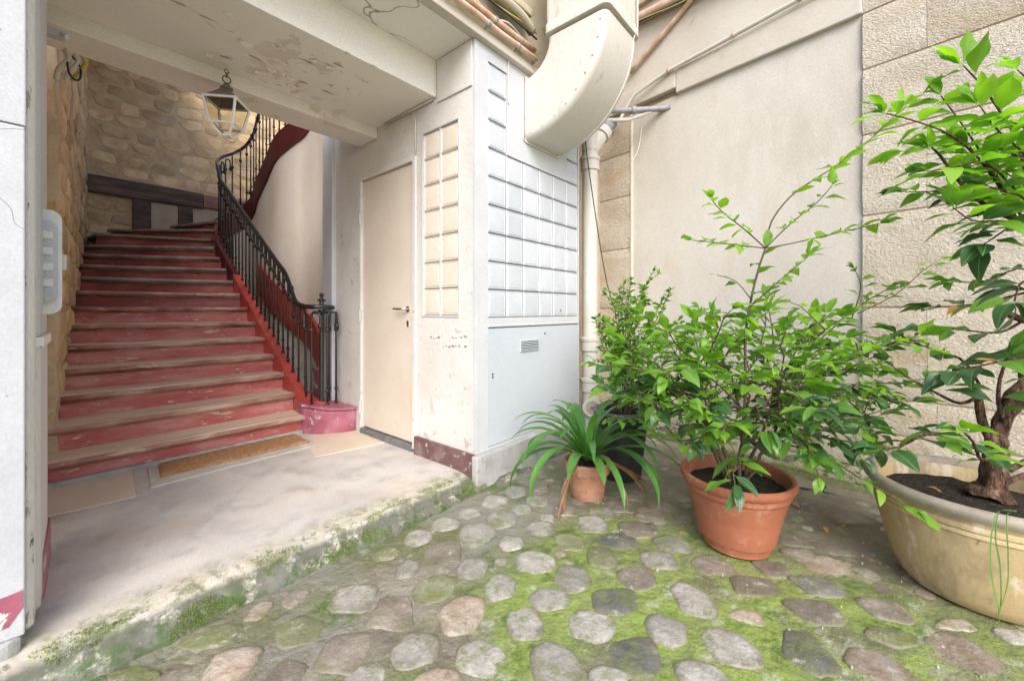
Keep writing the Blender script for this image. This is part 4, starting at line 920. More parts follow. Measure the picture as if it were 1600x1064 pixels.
def block(s0, s1, z0, z1, tk=0.0):
    g = .006; mb = MB(); nu_, nz2 = max(2, int((s1-s0)/.05)), max(2, int((z1-z0)/.05)); vs = []
    for i in range(nu_+1):
        for j in range(nz2+1):
            u = i/nu_; v_ = j/nz2; s_ = s0+.001+(s1-s0-.002)*u; z = z0+g+(z1-z0-2*g)*v_
            e = min(i, nu_-i, j, nz2-j)
            out = (-.009 if min(j, nz2-j) == 0 else 0)+tk+(.009*noise.noise(Vector((s_*5, z*7, 2)))+.006*noise.noise(Vector((s_*18, z*24, 2))))*(e > 0)
            vs.append(wpt(s_+(.003*noise.noise(Vector((z*9, s_, 0))) if e == 0 else 0), out, z))
    fs = [(i*(nz2+1)+j, (i+1)*(nz2+1)+j, (i+1)*(nz2+1)+j+1, i*(nz2+1)+j+1) for i in range(nu_) for j in range(nz2)]
    b = len(vs); ring = [i*(nz2+1) for i in range(nu_+1)]+[nu_*(nz2+1)+j for j in range(1, nz2+1)]+[i*(nz2+1)+nz2 for i in range(nu_-1, -1, -1)]+[j for j in range(nz2-1, 0, -1)]
    bk = []
    for r_ in ring:
        p = vs[r_]-nv_*.042; bk.append(len(vs)); vs.append(p)
    n_ = len(ring); fs += [(ring[i], ring[(i+1) % n_], bk[(i+1) % n_], bk[i]) for i in range(n_)]
    return obj('stone_block', mb.add(vs, fs), STONEW, CWL, True, autos=55)
for k in range(3, len(zc_)-1):               # pier to the left of the panel
    if zc_[k] < 3.0: block(SL+.02, 2.34, zc_[k], zc_[k+1])
for k in range(0, 3):                        # footing courses along the whole wall
    s_ = 2.34
    while s_ > -5.5:
        wd = rng.uniform(.35, .7); block(max(s_-wd, -5.5), s_, zc_[k], zc_[k+1], .012 if k < 2 else .003); s_ -= wd
for k in range(3, len(zc_)-1):               # wall to the right of the panel
    s_ = SR; first = True
    while s_ > -4.5:
        wd = (.30 if k % 2 else .68) if first else rng.uniform(.55, .9); first = False
        block(s_-wd, s_, zc_[k], zc_[k+1]); s_ -= wd
    if zc_[k] >= 3.0 and False: pass
obj('rendered_panel', wbox(SR+.002, SL+.018, -.051, -.022, .497, 2.999), RENDER, CWL)
lm = MB(); wbox(SR+.002, SL-.45, -.05, .02, 3.0, 3.22, lm)
obj('lintel', lm, LINT, CWL, bevel=.01, jit=.006)
obj('lintel', wbox(SL-.4499, 2.34, -.05, .02, 3.05, 3.22), LINT, CWL, bevel=.01, jit=.006)
obj('lintel', wbox(SR+.002, 2.34, -.05, .004, 3.221, 4.6), LINT, CWL)
obj('panel_edge', wbox(SL+.018, SL+.034, -.05, .006, .497, 3.05), LINT, CWL, bevel=.003, jit=.003)
# back of the recess between facade and wall
obj('recess_wall', MB().box(FE+.001, 3.97, 2.12, 2.3, -.14, 4.6), JOINT, CWL)
def wpath(pts, out): return [wpt(s_, out, z) for s_, z in pts]
CD = thing('white_conduit', 'slim white conduit pipe crossing the lintel above the rendered panel', 'conduit', wpt(.8, .04, 3.2))
cpts = [Vector((3.686, 1.842, 2.756)), Vector((3.742, 1.775, 2.950)), Vector((3.753, 1.655, 3.119))]+wpath([(1.34, 3.215), (.95, 3.235), (.6, 3.255), (.3, 3.275), (-.1, 3.30), (-1.2, 3.36)], .045)
obj('tube', MB().tube(cpts, .017, 10), PIPE, CD, True)
for s_ in (1.34, .78, .33): obj('clip', MB().tube(wpath([(s_+.008, 3.2+(1.34-s_)*.06+.015), (s_-.008, 3.2+(1.34-s_)*.06+.016)], .045), .024, 10), COPPER, CD)
pipe('old_waste_pipe', 'rusty brown pipe high on the courtyard wall right of the duct', wpath([(2.2, 3.93), (1.2, 3.80), (.4, 3.74), (-1, 3.7)], .05), .045, COPPER, 'pipe')
pipe('brown_branch_pipe', 'thin brown pipe slanting down from the high pipe to behind the duct', wpath([(1.05, 3.78), (1.32, 3.62), (1.75, 3.38)], .04), .022, COPPER, 'pipe')
pipe('thick_black_cable', 'black cable tied along the high brown pipe', wpath([(2.0, 3.84), (1.2, 3.74), (.4, 3.67), (-1, 3.62)], .09), .01, CABLE, 'cable')
pipe('yellow_wire', 'thin yellow wire twisted with the black cable by the high pipe', wpath([(2.0, 3.815), (1.6, 3.79), (1.2, 3.72), (.8, 3.70), (.4, 3.65)], .10), .005, YEL, 'wire')
obj_ = obj('mossy_cornice', wbox(.2, 2.34, .0042, .05, 3.98, 4.25), LEDGE, None, bevel=.01, jit=.01); tag(obj_, 'green mossy cornice at the top of the courtyard wall right of the duct', 'cornice')
pipe('loose_wire', 'short loose wire dangling over the rendered panel beside the clamped pipes', [(3.771, 1.587, 2.909), (3.787, 1.600, 2.765), (3.776, 1.627, 2.585), (3.737, 1.674, 2.468)], .003, CABLEW, 'wire')
# cables at the upper left corner of the hall
for i, (x, rr, mt_) in enumerate(((.10, .012, PIPE), (.135, .010, CABLEW), (.165, .012, YEL), (.165, .005, CABLE))):
    pipe('service_pipe', ['fat pale pipe dropping down the side wall at the top left corner', 'slim pale cable beside the fat pipe at the top left corner', 'yellowish tube bent at the top left corner under the beam', 'black cable looping at the top left corner under the beam'][i],
         [(x+.02, 3.26+.02*i, 2.47), (x+.035, 3.33, 2.44), (x, 3.36+.02*i, 2.38), (x-.01, 3.4+.02*i, 2.33+.02*i)] if i < 3 else [(x-.02, 3.33, 2.46), (x+.015, 3.35, 2.42), (x+.015, 3.36, 2.36), (x-.005, 3.35, 2.34), (x-.03, 3.34, 2.37), (x-.035, 3.33, 2.46)], rr, mt_, 'pipe' if i in (0, 2) else 'cable')
pl = plate_xz(MB(), rr_poly(.075, 2.39, .08, .035, .014), 2.95, 3.0); pl.tube([(.10, 2.95, 2.39), (.115, 2.93, 2.375)], .012, 10)
o_ = obj('white_camera_box', pl, WHITE, None, bevel=.005); tag(o_, 'small crumpled white fitting fixed at the top of the stone jamb, upper left', 'fitting')
# ------------------------------------------------------------------ pots
def pot(name, label, c, prof, mat, soil_r, soil_z, rimmat=None, extra=None, cat='flower pot', soilc=.01):
    t = thing(name, label, cat, c)
    b = obj('body', MB().lathe(c, prof, 56), mat, t, True, autos=40)
    n = 40; vs = [(c[0], c[1], c[2]+soil_z+.02)]; rings = 12
    for i in range(1, rings+1):
        for j in range(n):
            a = 2*PI*j/n; r_ = soil_r*i/rings; x, y = c[0]+r_*math.cos(a), c[1]+r_*math.sin(a)
            vs.append((x, y, c[2]+soil_z+.02*(1-i/rings)+soilc*noise.noise(Vector((x*28, y*28, 0)))+soilc*.6*noise.noise(Vector((x*70, y*70, 0)))))
    fs = [(0, 1+j, 1+(j+1) % n) for j in range(n)]+[(1+i*n+j, 1+(i+1)*n+j, 1+(i+1)*n+(j+1) % n, 1+i*n+(j+1) % n) for i in range(rings-1) for j in range(n)]
    obj('soil', MB().add(vs, fs), SOIL, t, True)
    return t
PA = (2.254, .469, -.094)
pot('terracotta_pot', 'orange terracotta-coloured plastic pot holding the widest shrub', PA,
    [(0, .004), (.13, .004), (.140, 0), (.150, .006), (.150, .018), (.158, .035), (.178, .10), (.200, .18), (.222, .262), (.224, .270), (.234, .278), (.236, .300), (.250, .312), (.256, .328), (.255, .345), (.246, .350), (.232, .345), (.226, .325), (.215, .25), (.17, .05), (0, .03)], TERRA, .222, .285)
PB = (2.551, -.374, -.096)
t_ = pot('cream_pot', 'large weathered cream tub with cracked sides at the right edge', PB,
    [(0, .005), (.20, .004), (.222, 0), (.240, .010), (.262, .05), (.285, .12), (.305, .20), (.322, .27), (.330, .315), (.337, .320), (.337, .332), (.333, .337), (.340, .342), (.341, .356), (.337, .362), (.341, .372), (.350, .382), (.362, .398), (.366, .412), (.362, .424), (.345, .430), (.328, .424), (.318, .405), (.308, .33), (.26, .1), (0, .05)], CREAMPOT, .316, .345)
bm_ = MB().lathe(PB, [(.351, .3825), (.364, .398), (.3685, .412), (.364, .426), (.345, .4325), (.326, .426), (.3165, .405)], 56); obj('rim', bm_, POTRIM, t_, True)
PC = (2.237, 1.291, -.095)
pot('clay_pot', 'small old clay pot with pale stains holding the strap-leaved plant', PC,
    [(0, .003), (.085, .002), (.096, 0), (.100, .006), (.112, .09), (.124, .155), (.126, .158), (.138, .160), (.142, .200), (.143, .222), (.136, .225), (.130, .221), (.126, .19), (.1, .05), (0, .03)], CLAY, .127, .20)
PD = (2.67, 1.276, -.098)
t_ = pot('black_pot', 'tall charcoal plastic pot with a thick rim behind the strap-leaved plant', PD,
    [(0, .003), (.125, .002), (.132, 0), (.136, .006), (.155, .18), (.175, .34), (.186, .44), (.192, .455), (.188, .462), (.170, .460), (.165, .45), (.160, .40), (.13, .1), (0, .05)], BLKPOT, .163, .40)
obj('rim', MB().lathe(PD, [(.187, .44), (.1945, .455), (.190, .4645), (.170, .4625), (.164, .45)], 56), BLKRIM, t_, True)

# ------------------------------------------------------------------ leaves and plants
def leafmesh(name, mat, wr=.4, fold=.25, curl=.25, wave=0.0, n=8, tip=1.0, pet=.10, seed=0):
    r = random.Random(seed); vs = []; L = 1.0
    rows = []
    for i in range(n+1):
        t = i/n; wd = wr/2*(math.sin(PI*t**.93)**.82)*(1-.3*t**3) if 0 < t < 1 else .004
        if i == n: wd = .002
        x = pet+t*(1-pet)
        z = -curl*(t**2)*.6+.05*math.sin(t*3)
        s_ = wave*math.sin(t*9+seed)
        rows.append([(x, -wd, z+fold*wd+s_*wd), (x, -wd*.5, z+fold*wd*.38), (x, 0, z), (x, wd*.5, z+fold*wd*.38), (x, wd, z+fold*wd-s_*wd)])
    for q in rows: vs += q
    fs = [(i*5+j, (i+1)*5+j, (i+1)*5+j+1, i*5+j+1) for i in range(n) for j in range(4)]
    b = len(vs); vs += [(0, -.012, 0), (0, .012, 0), (pet, .012, .0), (pet, -.012, .0)]; fs.append((b, b+3, b+2, b+1))
    return mesh_of(name, MB().add(vs, fs), mat, True)
def family(mat, wr, seed=0):
    return [leafmesh('leaf', mat, wr*(1+.08*i), f, c, w_, seed=seed+i) for i, (f, c, w_) in enumerate(((.2, .15, .1), (.3, .4, .2), (.1, .65, .15), (.25, -.1, .25)))]
LY, LM, LO = family(YOUNG, .40, 1), family(MID, .40, 5), family(OLD, .44, 9)
SY, SM = family(YOUNG, .46, 21), family(MID, .5, 25)
LYT = family(YOUNG, .34, 31)
lfo0 = family(ORANGE, .4, 61)
class Plant:
    def __init__(s, root, seed, cap=300):
        s.root = root; s.r = random.Random(seed); s.n = 0; s.leaves = []; s.br = MB(); s.cap = cap
    def leaf(s, fam, pos, direction, size, up=None):
        d = Vector(direction).normalized(); u = up or Vector((s.r.uniform(-.65, .65), s.r.uniform(-.65, .65), 1))
        y = Vector(u).cross(d)
        if y.length < .05: y = Vector((1, .3, 0)).cross(d)
        y.normalize(); z = d.cross(y)
        m = Matrix((d, y, z)).transposed(); od = s.r.random() < .006 and size > .07
        s.leaves.append((s.r.choice(lfo0 if od else fam), Vector(pos), m, size*(.5 if od else .93)))
    def branch(s, pts, r0, r1, n=6):
        k = len(pts); s.br.tube(pts, [r0+(r1-r0)*i/(k-1) for i in range(k)], n)
    def along(s, pts, t0, step, size, fams, droop=.25, spread=.9, out=.5, tipn=3):
        P_ = [Vector(p) for p in pts]; L = [0]
        for i in range(1, len(P_)): L.append(L[-1]+(P_[i]-P_[i-1]).length)
        tt = L[-1]*t0; side = s.r.choice([-1, 1])
        def at(d_):
            for i in range(1, len(L)):
                if L[i] >= d_: return P_[i-1].lerp(P_[i], (d_-L[i-1])/max(1e-6, L[i]-L[i-1])), (P_[i]-P_[i-1]).normalized()
            return P_[-1], (P_[-1]-P_[-2]).normalized()
        while tt < L[-1]:
            p, tg = at(tt); sv = tg.cross(Vector((0, 0, 1)))
            if sv.length < .2: sv = Vector((math.cos(tt*40), math.sin(tt*40), 0))
            sv.normalize()
            d_ = tg*out+sv*side*spread+Vector((s.r.uniform(-.3, .3), s.r.uniform(-.3, .3), s.r.uniform(-.25, .35)-droop))
            s.leaf(s.r.choice(fams)if isinstance(fams[0], list) else fams, p, d_, size*s.r.uniform(.7, 1.15)); side = -side
            tt += step*s.r.uniform(.7, 1.3)
        p, tg = P_[-1], (P_[-1]-P_[-2]).normalized()
        for i in range(tipn):
            d_ = tg*1.0+Vector((s.r.uniform(-.6, .6), s.r.uniform(-.6, .6), s.r.uniform(-.3, .3)))
            s.leaf(s.r.choice(fams) if isinstance(fams[0], list) else fams, p, d_, size*s.r.uniform(.6, 1.0))
    def finish(s, mat, stuffname='small_leaves'):
        obj('branches', s.br, mat, s.root, True)
        c = Vector((0, 0, 1.05))
        s.leaves.sort(key=lambda q: -q[3]/max(.3, (q[1]-c).length))
        for me, p, m, sz in s.leaves[:s.cap]:
            inst('leaf', me, s.root, p, m, (sz, sz*s.r.uniform(.72, 1.12), sz))
        rest = s.leaves[s.cap:]
        if rest:
            bm = bmesh.new(); mats = []
            for me, p, m, sz in rest:
                if me.materials[0] not in mats: mats.append(me.materials[0])
                mi = mats.index(me.materials[0]); k0 = len(bm.verts); f0 = len(bm.faces)
                bm.from_mesh(me); bm.verts.ensure_lookup_table(); bm.faces.ensure_lookup_table()
                M4 = Matrix.Translation(p) @ m.to_4x4() @ Matrix.Scale(sz, 4)
                for v in bm.verts[k0:]: v.co = M4 @ v.co
                for f in bm.faces[f0:]: f.material_index = mi
            me = bpy.data.meshes.new(stuffname); bm.to_mesh(me); bm.free()
            for q in mats: me.materials.append(q)
            o = bpy.data.objects.new(stuffname, me); col.objects.link(o); o.parent = s.root; o.location = -Vector(s.root.location); o['kind'] = 'stuff'
def bend(a, b, lift=.1, k=6, wob=.02, r=rng):
    a, b = Vector(a), Vector(b); out = []
    for i in range(k+1):
        t = i/k; p = a.lerp(b, t)+Vector((0, 0, lift*math.sin(PI*t))); 
        if 0 < i < k: p += Vector((r.uniform(-wob, wob), r.uniform(-wob, wob), r.uniform(-wob, wob)))
        out.append(p)
    return out
FWD = Vector((.7614, .6484, 0)); RGT = Vector((.6484, -.7614, 0))

# ---- wide shrub in the terracotta pot
sh = thing('laurel_shrub', 'wide glossy-leaved shrub with one tall bare shoot, in the orange pot', 'shrub', (PA[0], PA[1], .2))
pl_ = Plant(sh, 3); r = pl_.r
b0 = Vector((PA[0], PA[1], .19)); cc = Vector((PA[0], PA[1], .70))
stems = []
for i in range(7):
    a = 2*PI*i/7; q = b0+Vector((math.cos(a)*.04, math.sin(a)*.04, 0)); e = b0+Vector((math.cos(a)*.17, math.sin(a)*.17, r.uniform(.28, .42)))
    pts = bend(q, e, .0, 5, .012, r); pl_.branch(pts, .010, .006); stems.append(e); stems.append(pts[3])
nb = 72
for i in range(nb):
    zz = 1-2*(i+.5)/nb; a = i*2.39996; q = math.sqrt(1-zz*zz)
    v = Vector((0, 0, 0))+RGT*math.cos(a)*q*.78+FWD*math.sin(a)*q*.50+Vector((0, 0, zz*.46))
    if v.z < -.34: v.z = -.34
    v *= r.uniform(.68, 1.08)
    tgt = cc+v+RGT*.05
    if v.dot(RGT) < -.32: tgt.z = max(tgt.z, .60+r.uniform(0, .1))
    if tgt.z > 1.12: tgt.z = 1.12-.12*r.random()
    lim = 3.42+.18*tgt.y
    if tgt.x > lim: tgt.x = lim
    s0 = min(stems, key=lambda q_: (q_-tgt).length*r.uniform(.8, 1.3))
    pts = bend(s0, tgt, .05*(1 if zz > -.2 else .3), 6, .018, r); pl_.branch(pts, .0055, .0022, 5)
    top = tgt.z > .78; outer = (v.dot(RGT))**2/.5+v.z*abs(v.z)*3 > .45
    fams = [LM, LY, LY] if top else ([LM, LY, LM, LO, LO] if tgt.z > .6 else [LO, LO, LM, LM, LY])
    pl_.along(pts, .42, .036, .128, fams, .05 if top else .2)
    for k in range(2):
        q = pts[r.choice([3, 4, 5])]; e = q+Vector((r.uniform(-.14, .14), r.uniform(-.14, .14), r.uniform(-.05, .14)))
        e.x = min(e.x, 3.45+.18*e.y)
        tw = bend(q, e, .02, 3, .008, r); pl_.branch(tw, .003, .0015, 4); pl_.along(tw, .3, .036, .085, fams, .15)
# traced outer shoots, low front ones and side ones (measured positions)
TR = [
 ([(2.252, 0.440, 0.409), (2.262, 0.428, 0.691), (2.262, 0.428, 0.941), (2.293, 0.393, 1.191), (2.325, 0.355, 1.353)], .008, .0045, .55, .05, .11, [LY, LM], 1),
 ([(2.325, 0.355, 1.353), (2.240, 0.424, 1.437), (2.147, 0.501, 1.516), (2.101, 0.541, 1.577)], .004, .002, .25, .026, .095, [LY, SY], 3),
 ([(2.325, 0.355, 1.353), (2.176, 0.452, 1.361), (2.065, 0.537, 1.371), (1.989, 0.594, 1.374)], .003, .0016, .2, .028, .095, [LY, SY], 3),
 ([(2.325, 0.355, 1.353), (2.369, 0.334, 1.492), (2.462, 0.255, 1.630), (2.591, 0.135, 1.742), (2.700, 0.037, 1.840), (2.822, -0.075, 1.969), (2.928, -0.169, 2.110)], .0045, .002, .30, .045, .12, [LY], 3),
 ([(2.325, 0.355, 1.353), (2.380, 0.259, 1.468), (2.435, 0.163, 1.561), (2.472, 0.104, 1.644)], .0035, .0018, .3, .028, .10, [LY, LM], 3),
 ([(2.325, 0.355, 1.353), (2.354, 0.244, 1.370), (2.409, 0.102, 1.403), (2.469, 0.000, 1.429), (2.494, -0.060, 1.442)], .003, .0016, .35, .034, .115, [LY], 4),
 ([(2.276, 0.412, 1.066), (2.285, 0.325, 1.157), (2.293, 0.237, 1.243), (2.311, 0.186, 1.294)], .0035, .002, .3, .03, .11, [LYT, LY], 4),
 ([(2.282, 0.404, 1.097), (2.232, 0.464, 1.191), (2.171, 0.535, 1.222)], .003, .0015, .5, .05, .07, [LM], 1),
 ([(2.252, 0.440, 0.566), (1.882, 0.489, 0.763), (1.660, 0.549, 0.822), (1.557, 0.562, 0.796)], .005, .002, .35, .035, .115, [LY, LM], 5),
 ([(2.252, 0.440, 0.441), (1.935, 0.427, 0.571), (1.775, 0.414, 0.577)], .004, .002, .4, .03, .125, [LY, LY, LM], 5),
 ([(2.252, 0.440, 0.409), (2.158, 0.319, 0.544), (2.130, 0.198, 0.489), (2.096, 0.130, 0.368)], .004, .002, .5, .035, .095, [LY, LO], 5),
 ([(2.252, 0.440, 0.409), (2.209, 0.182, 0.445), (2.159, 0.010, 0.380), (2.166, -0.076, 0.338), (2.161, -0.148, 0.299)], .004, .0018, .45, .035, .10, [LY, LM], 4),
 ([(2.252, 0.440, 0.503), (2.090, 0.630, 0.566), (1.968, 0.773, 0.534), (1.801, 0.893, 0.532)], .005, .002, .3, .035, .095, [LO, LM], 4),
 ([(2.252, 0.440, 0.503), (1.947, 0.644, 0.441), (1.753, 0.717, 0.544)], .004, .002, .4, .035, .09, [LO, LM], 3),
 ([(2.293, 0.393, 0.628), (2.475, 0.178, 0.878), (2.682, 0.012, 1.066), (2.854, -0.112, 1.165)], .005, .002, .45, .035, .10, [LM, LY], 4),
 ([(2.293, 0.393, 0.628), (2.495, 0.155, 0.722), (2.724, -0.037, 0.810), (2.875, -0.137, 0.886)], .005, .002, .35, .035, .10, [LM, LO], 4),
 ([(2.293, 0.393, 0.566), (2.515, 0.131, 0.659), (2.571, -0.012, 0.547), (2.553, -0.068, 0.412)], .005, .002, .35, .034, .12, [LO, LO, LM], 4),
 ([(2.293, 0.393, 0.566), (2.413, 0.174, 0.578), (2.447, 0.057, 0.471), (2.430, -0.000, 0.385)], .004, .002, .35, .034, .11, [LO], 4),
 ([(2.661, 0.037, 1.002), (2.732, 0.000, 1.164), (2.737, 0.025, 1.263)], .003, .0016, .3, .04, .08, [LY, LM], 3),
 ([(2.682, 0.012, 1.034), (2.875, -0.137, 1.132), (3.017, -0.242, 1.251), (3.168, -0.327, 1.325)], .003, .0016, .3, .05, .10, [LM, LY], 3),
]
for pts, r0, r1, t0, st, sz, fams, tn in TR:
    P_ = smooth_path(pts, 3); pl_.branch(P_, r0, r1, 6); pl_.along(P_, t0, st, sz, fams, .1, tipn=tn)
pl_.finish(TWIG)

# ---- small-leaved shrub in the black pot
sb_ = thing('small_leaved_shrub', 'upright small-leaved shrub in the charcoal pot beside the drainpipe', 'shrub', (PD[0], PD[1], .3))
pb = Plant(sb_, 8); r = pb.r
tops = [(2.816, 1.320, 1.238), (2.798, 1.033, 1.116), (2.840, 1.138, 0.891), (2.529, 1.349, 0.897), (2.609, 1.178, 0.986), (2.855, 0.966, 0.853), (2.493, 1.237, 0.565), (2.657, 1.044, 0.607), (2.799, 1.263, 1.257), (2.903, 1.141, 1.327), (2.934, 1.028, 1.186), (2.693, 1.311, 1.118), (2.557, 1.316, 0.963), (2.699, 1.149, 1.072), (2.834, 1.068, 0.983), (2.478, 1.331, 0.792), (2.581, 1.210, 0.900), (2.972, 0.983, 0.982), (2.630, 1.076, 0.818), (2.571, 1.299, 0.678), (2.827, 0.999, 0.722), (2.528, 1.119, 0.657), (2.795, 1.345, 1.191), (2.907, 1.213, 1.191), (2.545, 1.407, 0.983)]
for i, tp in enumerate(tops):
    a = i*2.4; q = Vector((PD[0]+.05*math.cos(a), PD[1]+.05*math.sin(a), .28)); e = Vector(tp)
    pts = bend(q, e, .0, 8, .015, r); pts = [p+Vector(((q.x-e.x)*.25*math.sin(PI*j/8), (q.y-e.y)*.25*math.sin(PI*j/8), 0)) for j, p in enumerate(pts)]
    pb.branch(pts, .006, .002, 5); pb.along(pts, .4, .019, .058, [SM, SY, SM] if i % 2 else [SY, SM], 0, tipn=5)
    for k in range(4):
        q = pts[r.choice([4, 5, 6, 7])]; e2 = q+Vector((r.uniform(-.11, .11), r.uniform(-.11, .11), r.uniform(.03, .13)))
        tw = bend(q, e2, .01, 3, .006, r); pb.branch(tw, .0025, .0012, 4); pb.along(tw, .2, .018, .055, [SM, SY], 0, tipn=4)
pb.finish(TWIG)

# ---- tree in the cream pot
tr_ = thing('potted_tree', 'small tree with twisted peeling trunk and big glossy leaves, in the cream tub', 'tree', (PB[0], PB[1], .25))
tb = (2.608, -0.409, 0.271)
trunk = smooth_path([tb, (2.620, -0.424, 0.378), (2.612, -0.429, 0.476), (2.618, -0.437, 0.542), (2.646, -0.485, 0.678), (2.698, -0.546, 0.824), (2.741, -0.597, 1.010), (2.784, -0.647, 1.223), (2.760, -0.650, 1.404), (2.710, -0.622, 1.530)], 9)
tm = MB(); nn = len(trunk); tm.tube(trunk, [(.045*math.exp(-i/4.0)+.032-.011*i/nn)*(1+.09*math.sin(i*.9)) for i in range(nn)], 36)
for i, v in enumerate(tm.v):
    p = Vector(v); tm.v[i] = tuple(p+noise.noise_vector(Vector((p.x*26, p.y*26, p.z*6)))*.014+noise.noise_vector(Vector((p.x*70, p.y*70, p.z*16)))*.006)
obj('trunk', tm, BARK, tr_, True)
pt_ = Plant(tr_, 12); r = pt_.r
TB = [
 ([(2.593, -0.501, 1.411), (2.434, -0.390, 1.587), (2.307, -0.273, 1.717), (2.239, -0.162, 1.788), (2.193, -0.077, 1.827)], .005, .002, ([LYT, LY], .12, .3, .04)),
 ([(2.593, -0.501, 1.411), (2.538, -0.390, 1.667), (2.500, -0.313, 1.834), (2.477, -0.256, 1.950)], .005, .002, ([LYT, LY], .12, .35, .04)),
 ([(2.499, -0.466, 1.513), (2.342, -0.360, 1.607), (2.264, -0.267, 1.590), (2.215, -0.195, 1.579)], .004, .002, ([LYT, LM], .12, .15, .035)),
 ([(2.596, -0.581, 1.513), (2.436, -0.470, 1.643), (2.328, -0.389, 1.715), (2.281, -0.335, 1.810)], .005, .002, ([LYT, LY], .13, .2, .04)),
 ([(2.593, -0.501, 1.398), (2.373, -0.396, 1.389), (2.266, -0.316, 1.383), (2.220, -0.262, 1.430)], .004, .002, ([LM, LYT, LO], .12, .2, .035)),
 ([(2.741, -0.597, 1.196), (2.733, -0.510, 1.228), (2.720, -0.418, 1.177), (2.702, -0.319, 1.180)], .004, .002, ([LO, LM], .11, .3, .045)),
 ([(2.612, -0.429, 0.476), (2.590, -0.389, 0.580), (2.608, -0.379, 0.683), (2.624, -0.366, 0.734)], .018, .012, None),
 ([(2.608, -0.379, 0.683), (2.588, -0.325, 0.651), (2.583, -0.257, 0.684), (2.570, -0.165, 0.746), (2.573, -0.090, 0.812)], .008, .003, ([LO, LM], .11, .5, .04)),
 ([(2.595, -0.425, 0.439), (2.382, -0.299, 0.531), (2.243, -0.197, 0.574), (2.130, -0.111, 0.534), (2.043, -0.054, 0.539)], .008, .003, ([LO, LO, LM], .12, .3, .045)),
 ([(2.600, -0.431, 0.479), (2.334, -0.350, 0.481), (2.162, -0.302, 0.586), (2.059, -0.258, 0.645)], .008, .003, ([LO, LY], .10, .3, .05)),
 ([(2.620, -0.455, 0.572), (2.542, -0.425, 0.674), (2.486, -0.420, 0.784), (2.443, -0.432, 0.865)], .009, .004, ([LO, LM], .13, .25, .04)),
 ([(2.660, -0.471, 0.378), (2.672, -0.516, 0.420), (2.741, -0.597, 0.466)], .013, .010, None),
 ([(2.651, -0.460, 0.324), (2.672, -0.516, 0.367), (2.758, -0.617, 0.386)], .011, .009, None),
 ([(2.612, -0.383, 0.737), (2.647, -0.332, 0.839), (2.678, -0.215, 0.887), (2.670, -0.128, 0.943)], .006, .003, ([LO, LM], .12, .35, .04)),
 ([(2.741, -0.597, 0.997), (2.751, -0.531, 1.009), (2.771, -0.478, 1.042)], .016, .013, None),
 ([(2.751, -0.531, 1.009), (2.756, -0.460, 0.952), (2.720, -0.341, 0.963), (2.688, -0.226, 0.970)], .006, .0025, ([LO, LM], .115, .2, .04)),
 ([(2.741, -0.597, 0.851), (2.499, -0.466, 0.863), (2.418, -0.371, 0.838), (2.410, -0.285, 0.805)], .006, .0025, ([LO, LM], .13, .2, .04)),
 ([(2.741, -0.597, 1.143), (2.811, -0.525, 1.120), (2.852, -0.418, 1.080), (2.860, -0.274, 1.066)], .006, .0025, ([LO, LO, LM], .12, .3, .045)),
 ([(2.741, -0.597, 1.063), (2.515, -0.485, 1.163), (2.413, -0.443, 1.086)], .006, .0025, ([LO], .14, .3, .05)),
 ([(2.751, -0.640, 1.273), (2.643, -0.543, 1.361), (2.577, -0.481, 1.411), (2.486, -0.390, 1.460), (2.397, -0.301, 1.559), (2.333, -0.241, 1.658), (2.308, -0.212, 1.695)], .014, .003, ([LYT, LM, LY], .12, .25, .038)),
 ([(2.577, -0.481, 1.411), (2.481, -0.414, 1.544), (2.401, -0.352, 1.638), (2.377, -0.324, 1.688)], .005, .002, ([LYT, LY], .125, .2, .033)),
 ([(2.718, -0.632, 1.452), (2.531, -0.504, 1.562), (2.499, -0.466, 1.713), (2.481, -0.414, 1.847), (2.446, -0.359, 1.954), (2.420, -0.312, 2.029)], .008, .002, ([LYT, LY], .14, .15, .055)),
 ([(2.531, -0.504, 1.613), (2.543, -0.442, 1.695), (2.517, -0.334, 1.741), (2.467, -0.198, 1.747), (2.464, -0.148, 1.745)], .004, .0015, ([LYT, LY], .12, .3, .06)),
 ([(2.593, -0.501, 1.411), (2.450, -0.409, 1.438), (2.415, -0.337, 1.493), (2.407, -0.267, 1.530), (2.362, -0.152, 1.541)], .005, .002, ([LYT, LM, LO], .115, .3, .036)),
 ([(2.710, -0.622, 1.530), (2.563, -0.542, 1.663), (2.436, -0.470, 1.740), (2.320, -0.410, 1.741)], .005, .002, ([LYT, LY], .13, .3, .04)),
 ([(2.577, -0.481, 1.411), (2.466, -0.428, 1.363), (2.387, -0.367, 1.309)], .005, .002, ([LO, LM], .13, .1, .04)),
 ([(2.643, -0.543, 1.400), (2.436, -0.470, 1.474), (2.312, -0.401, 1.484), (2.266, -0.348, 1.507)], .005, .002, ([LM, LO, LY], .125, .2, .03)),
 ([(2.676, -0.583, 1.400), (2.768, -0.552, 1.474), (2.774, -0.482, 1.598), (2.758, -0.385, 1.671)], .005, .002, ([LM, LO, LYT], .125, .2, .03)),
 ([(2.676, -0.583, 1.478), (2.672, -0.516, 1.568), (2.634, -0.440, 1.649)], .005, .002, ([LM, LY], .125, .2, .03)),
 ([(2.710, -0.622, 1.582), (2.580, -0.561, 1.812), (2.531, -0.504, 1.938), (2.530, -0.472, 1.999)], .005, .002, ([LYT, LY], .13, .3, .05)),
]
for pts, r0, r1, sp_ in TB:
    P_ = smooth_path(pts, 3); pt_.branch(P_, r0, r1, 8)
    if sp_:
        f_, sz, t0, st = sp_; sz *= 1.22; st *= .85; pt_.along(P_, t0, st, sz, f_, .12, tipn=4)
pt_.finish(BARK)

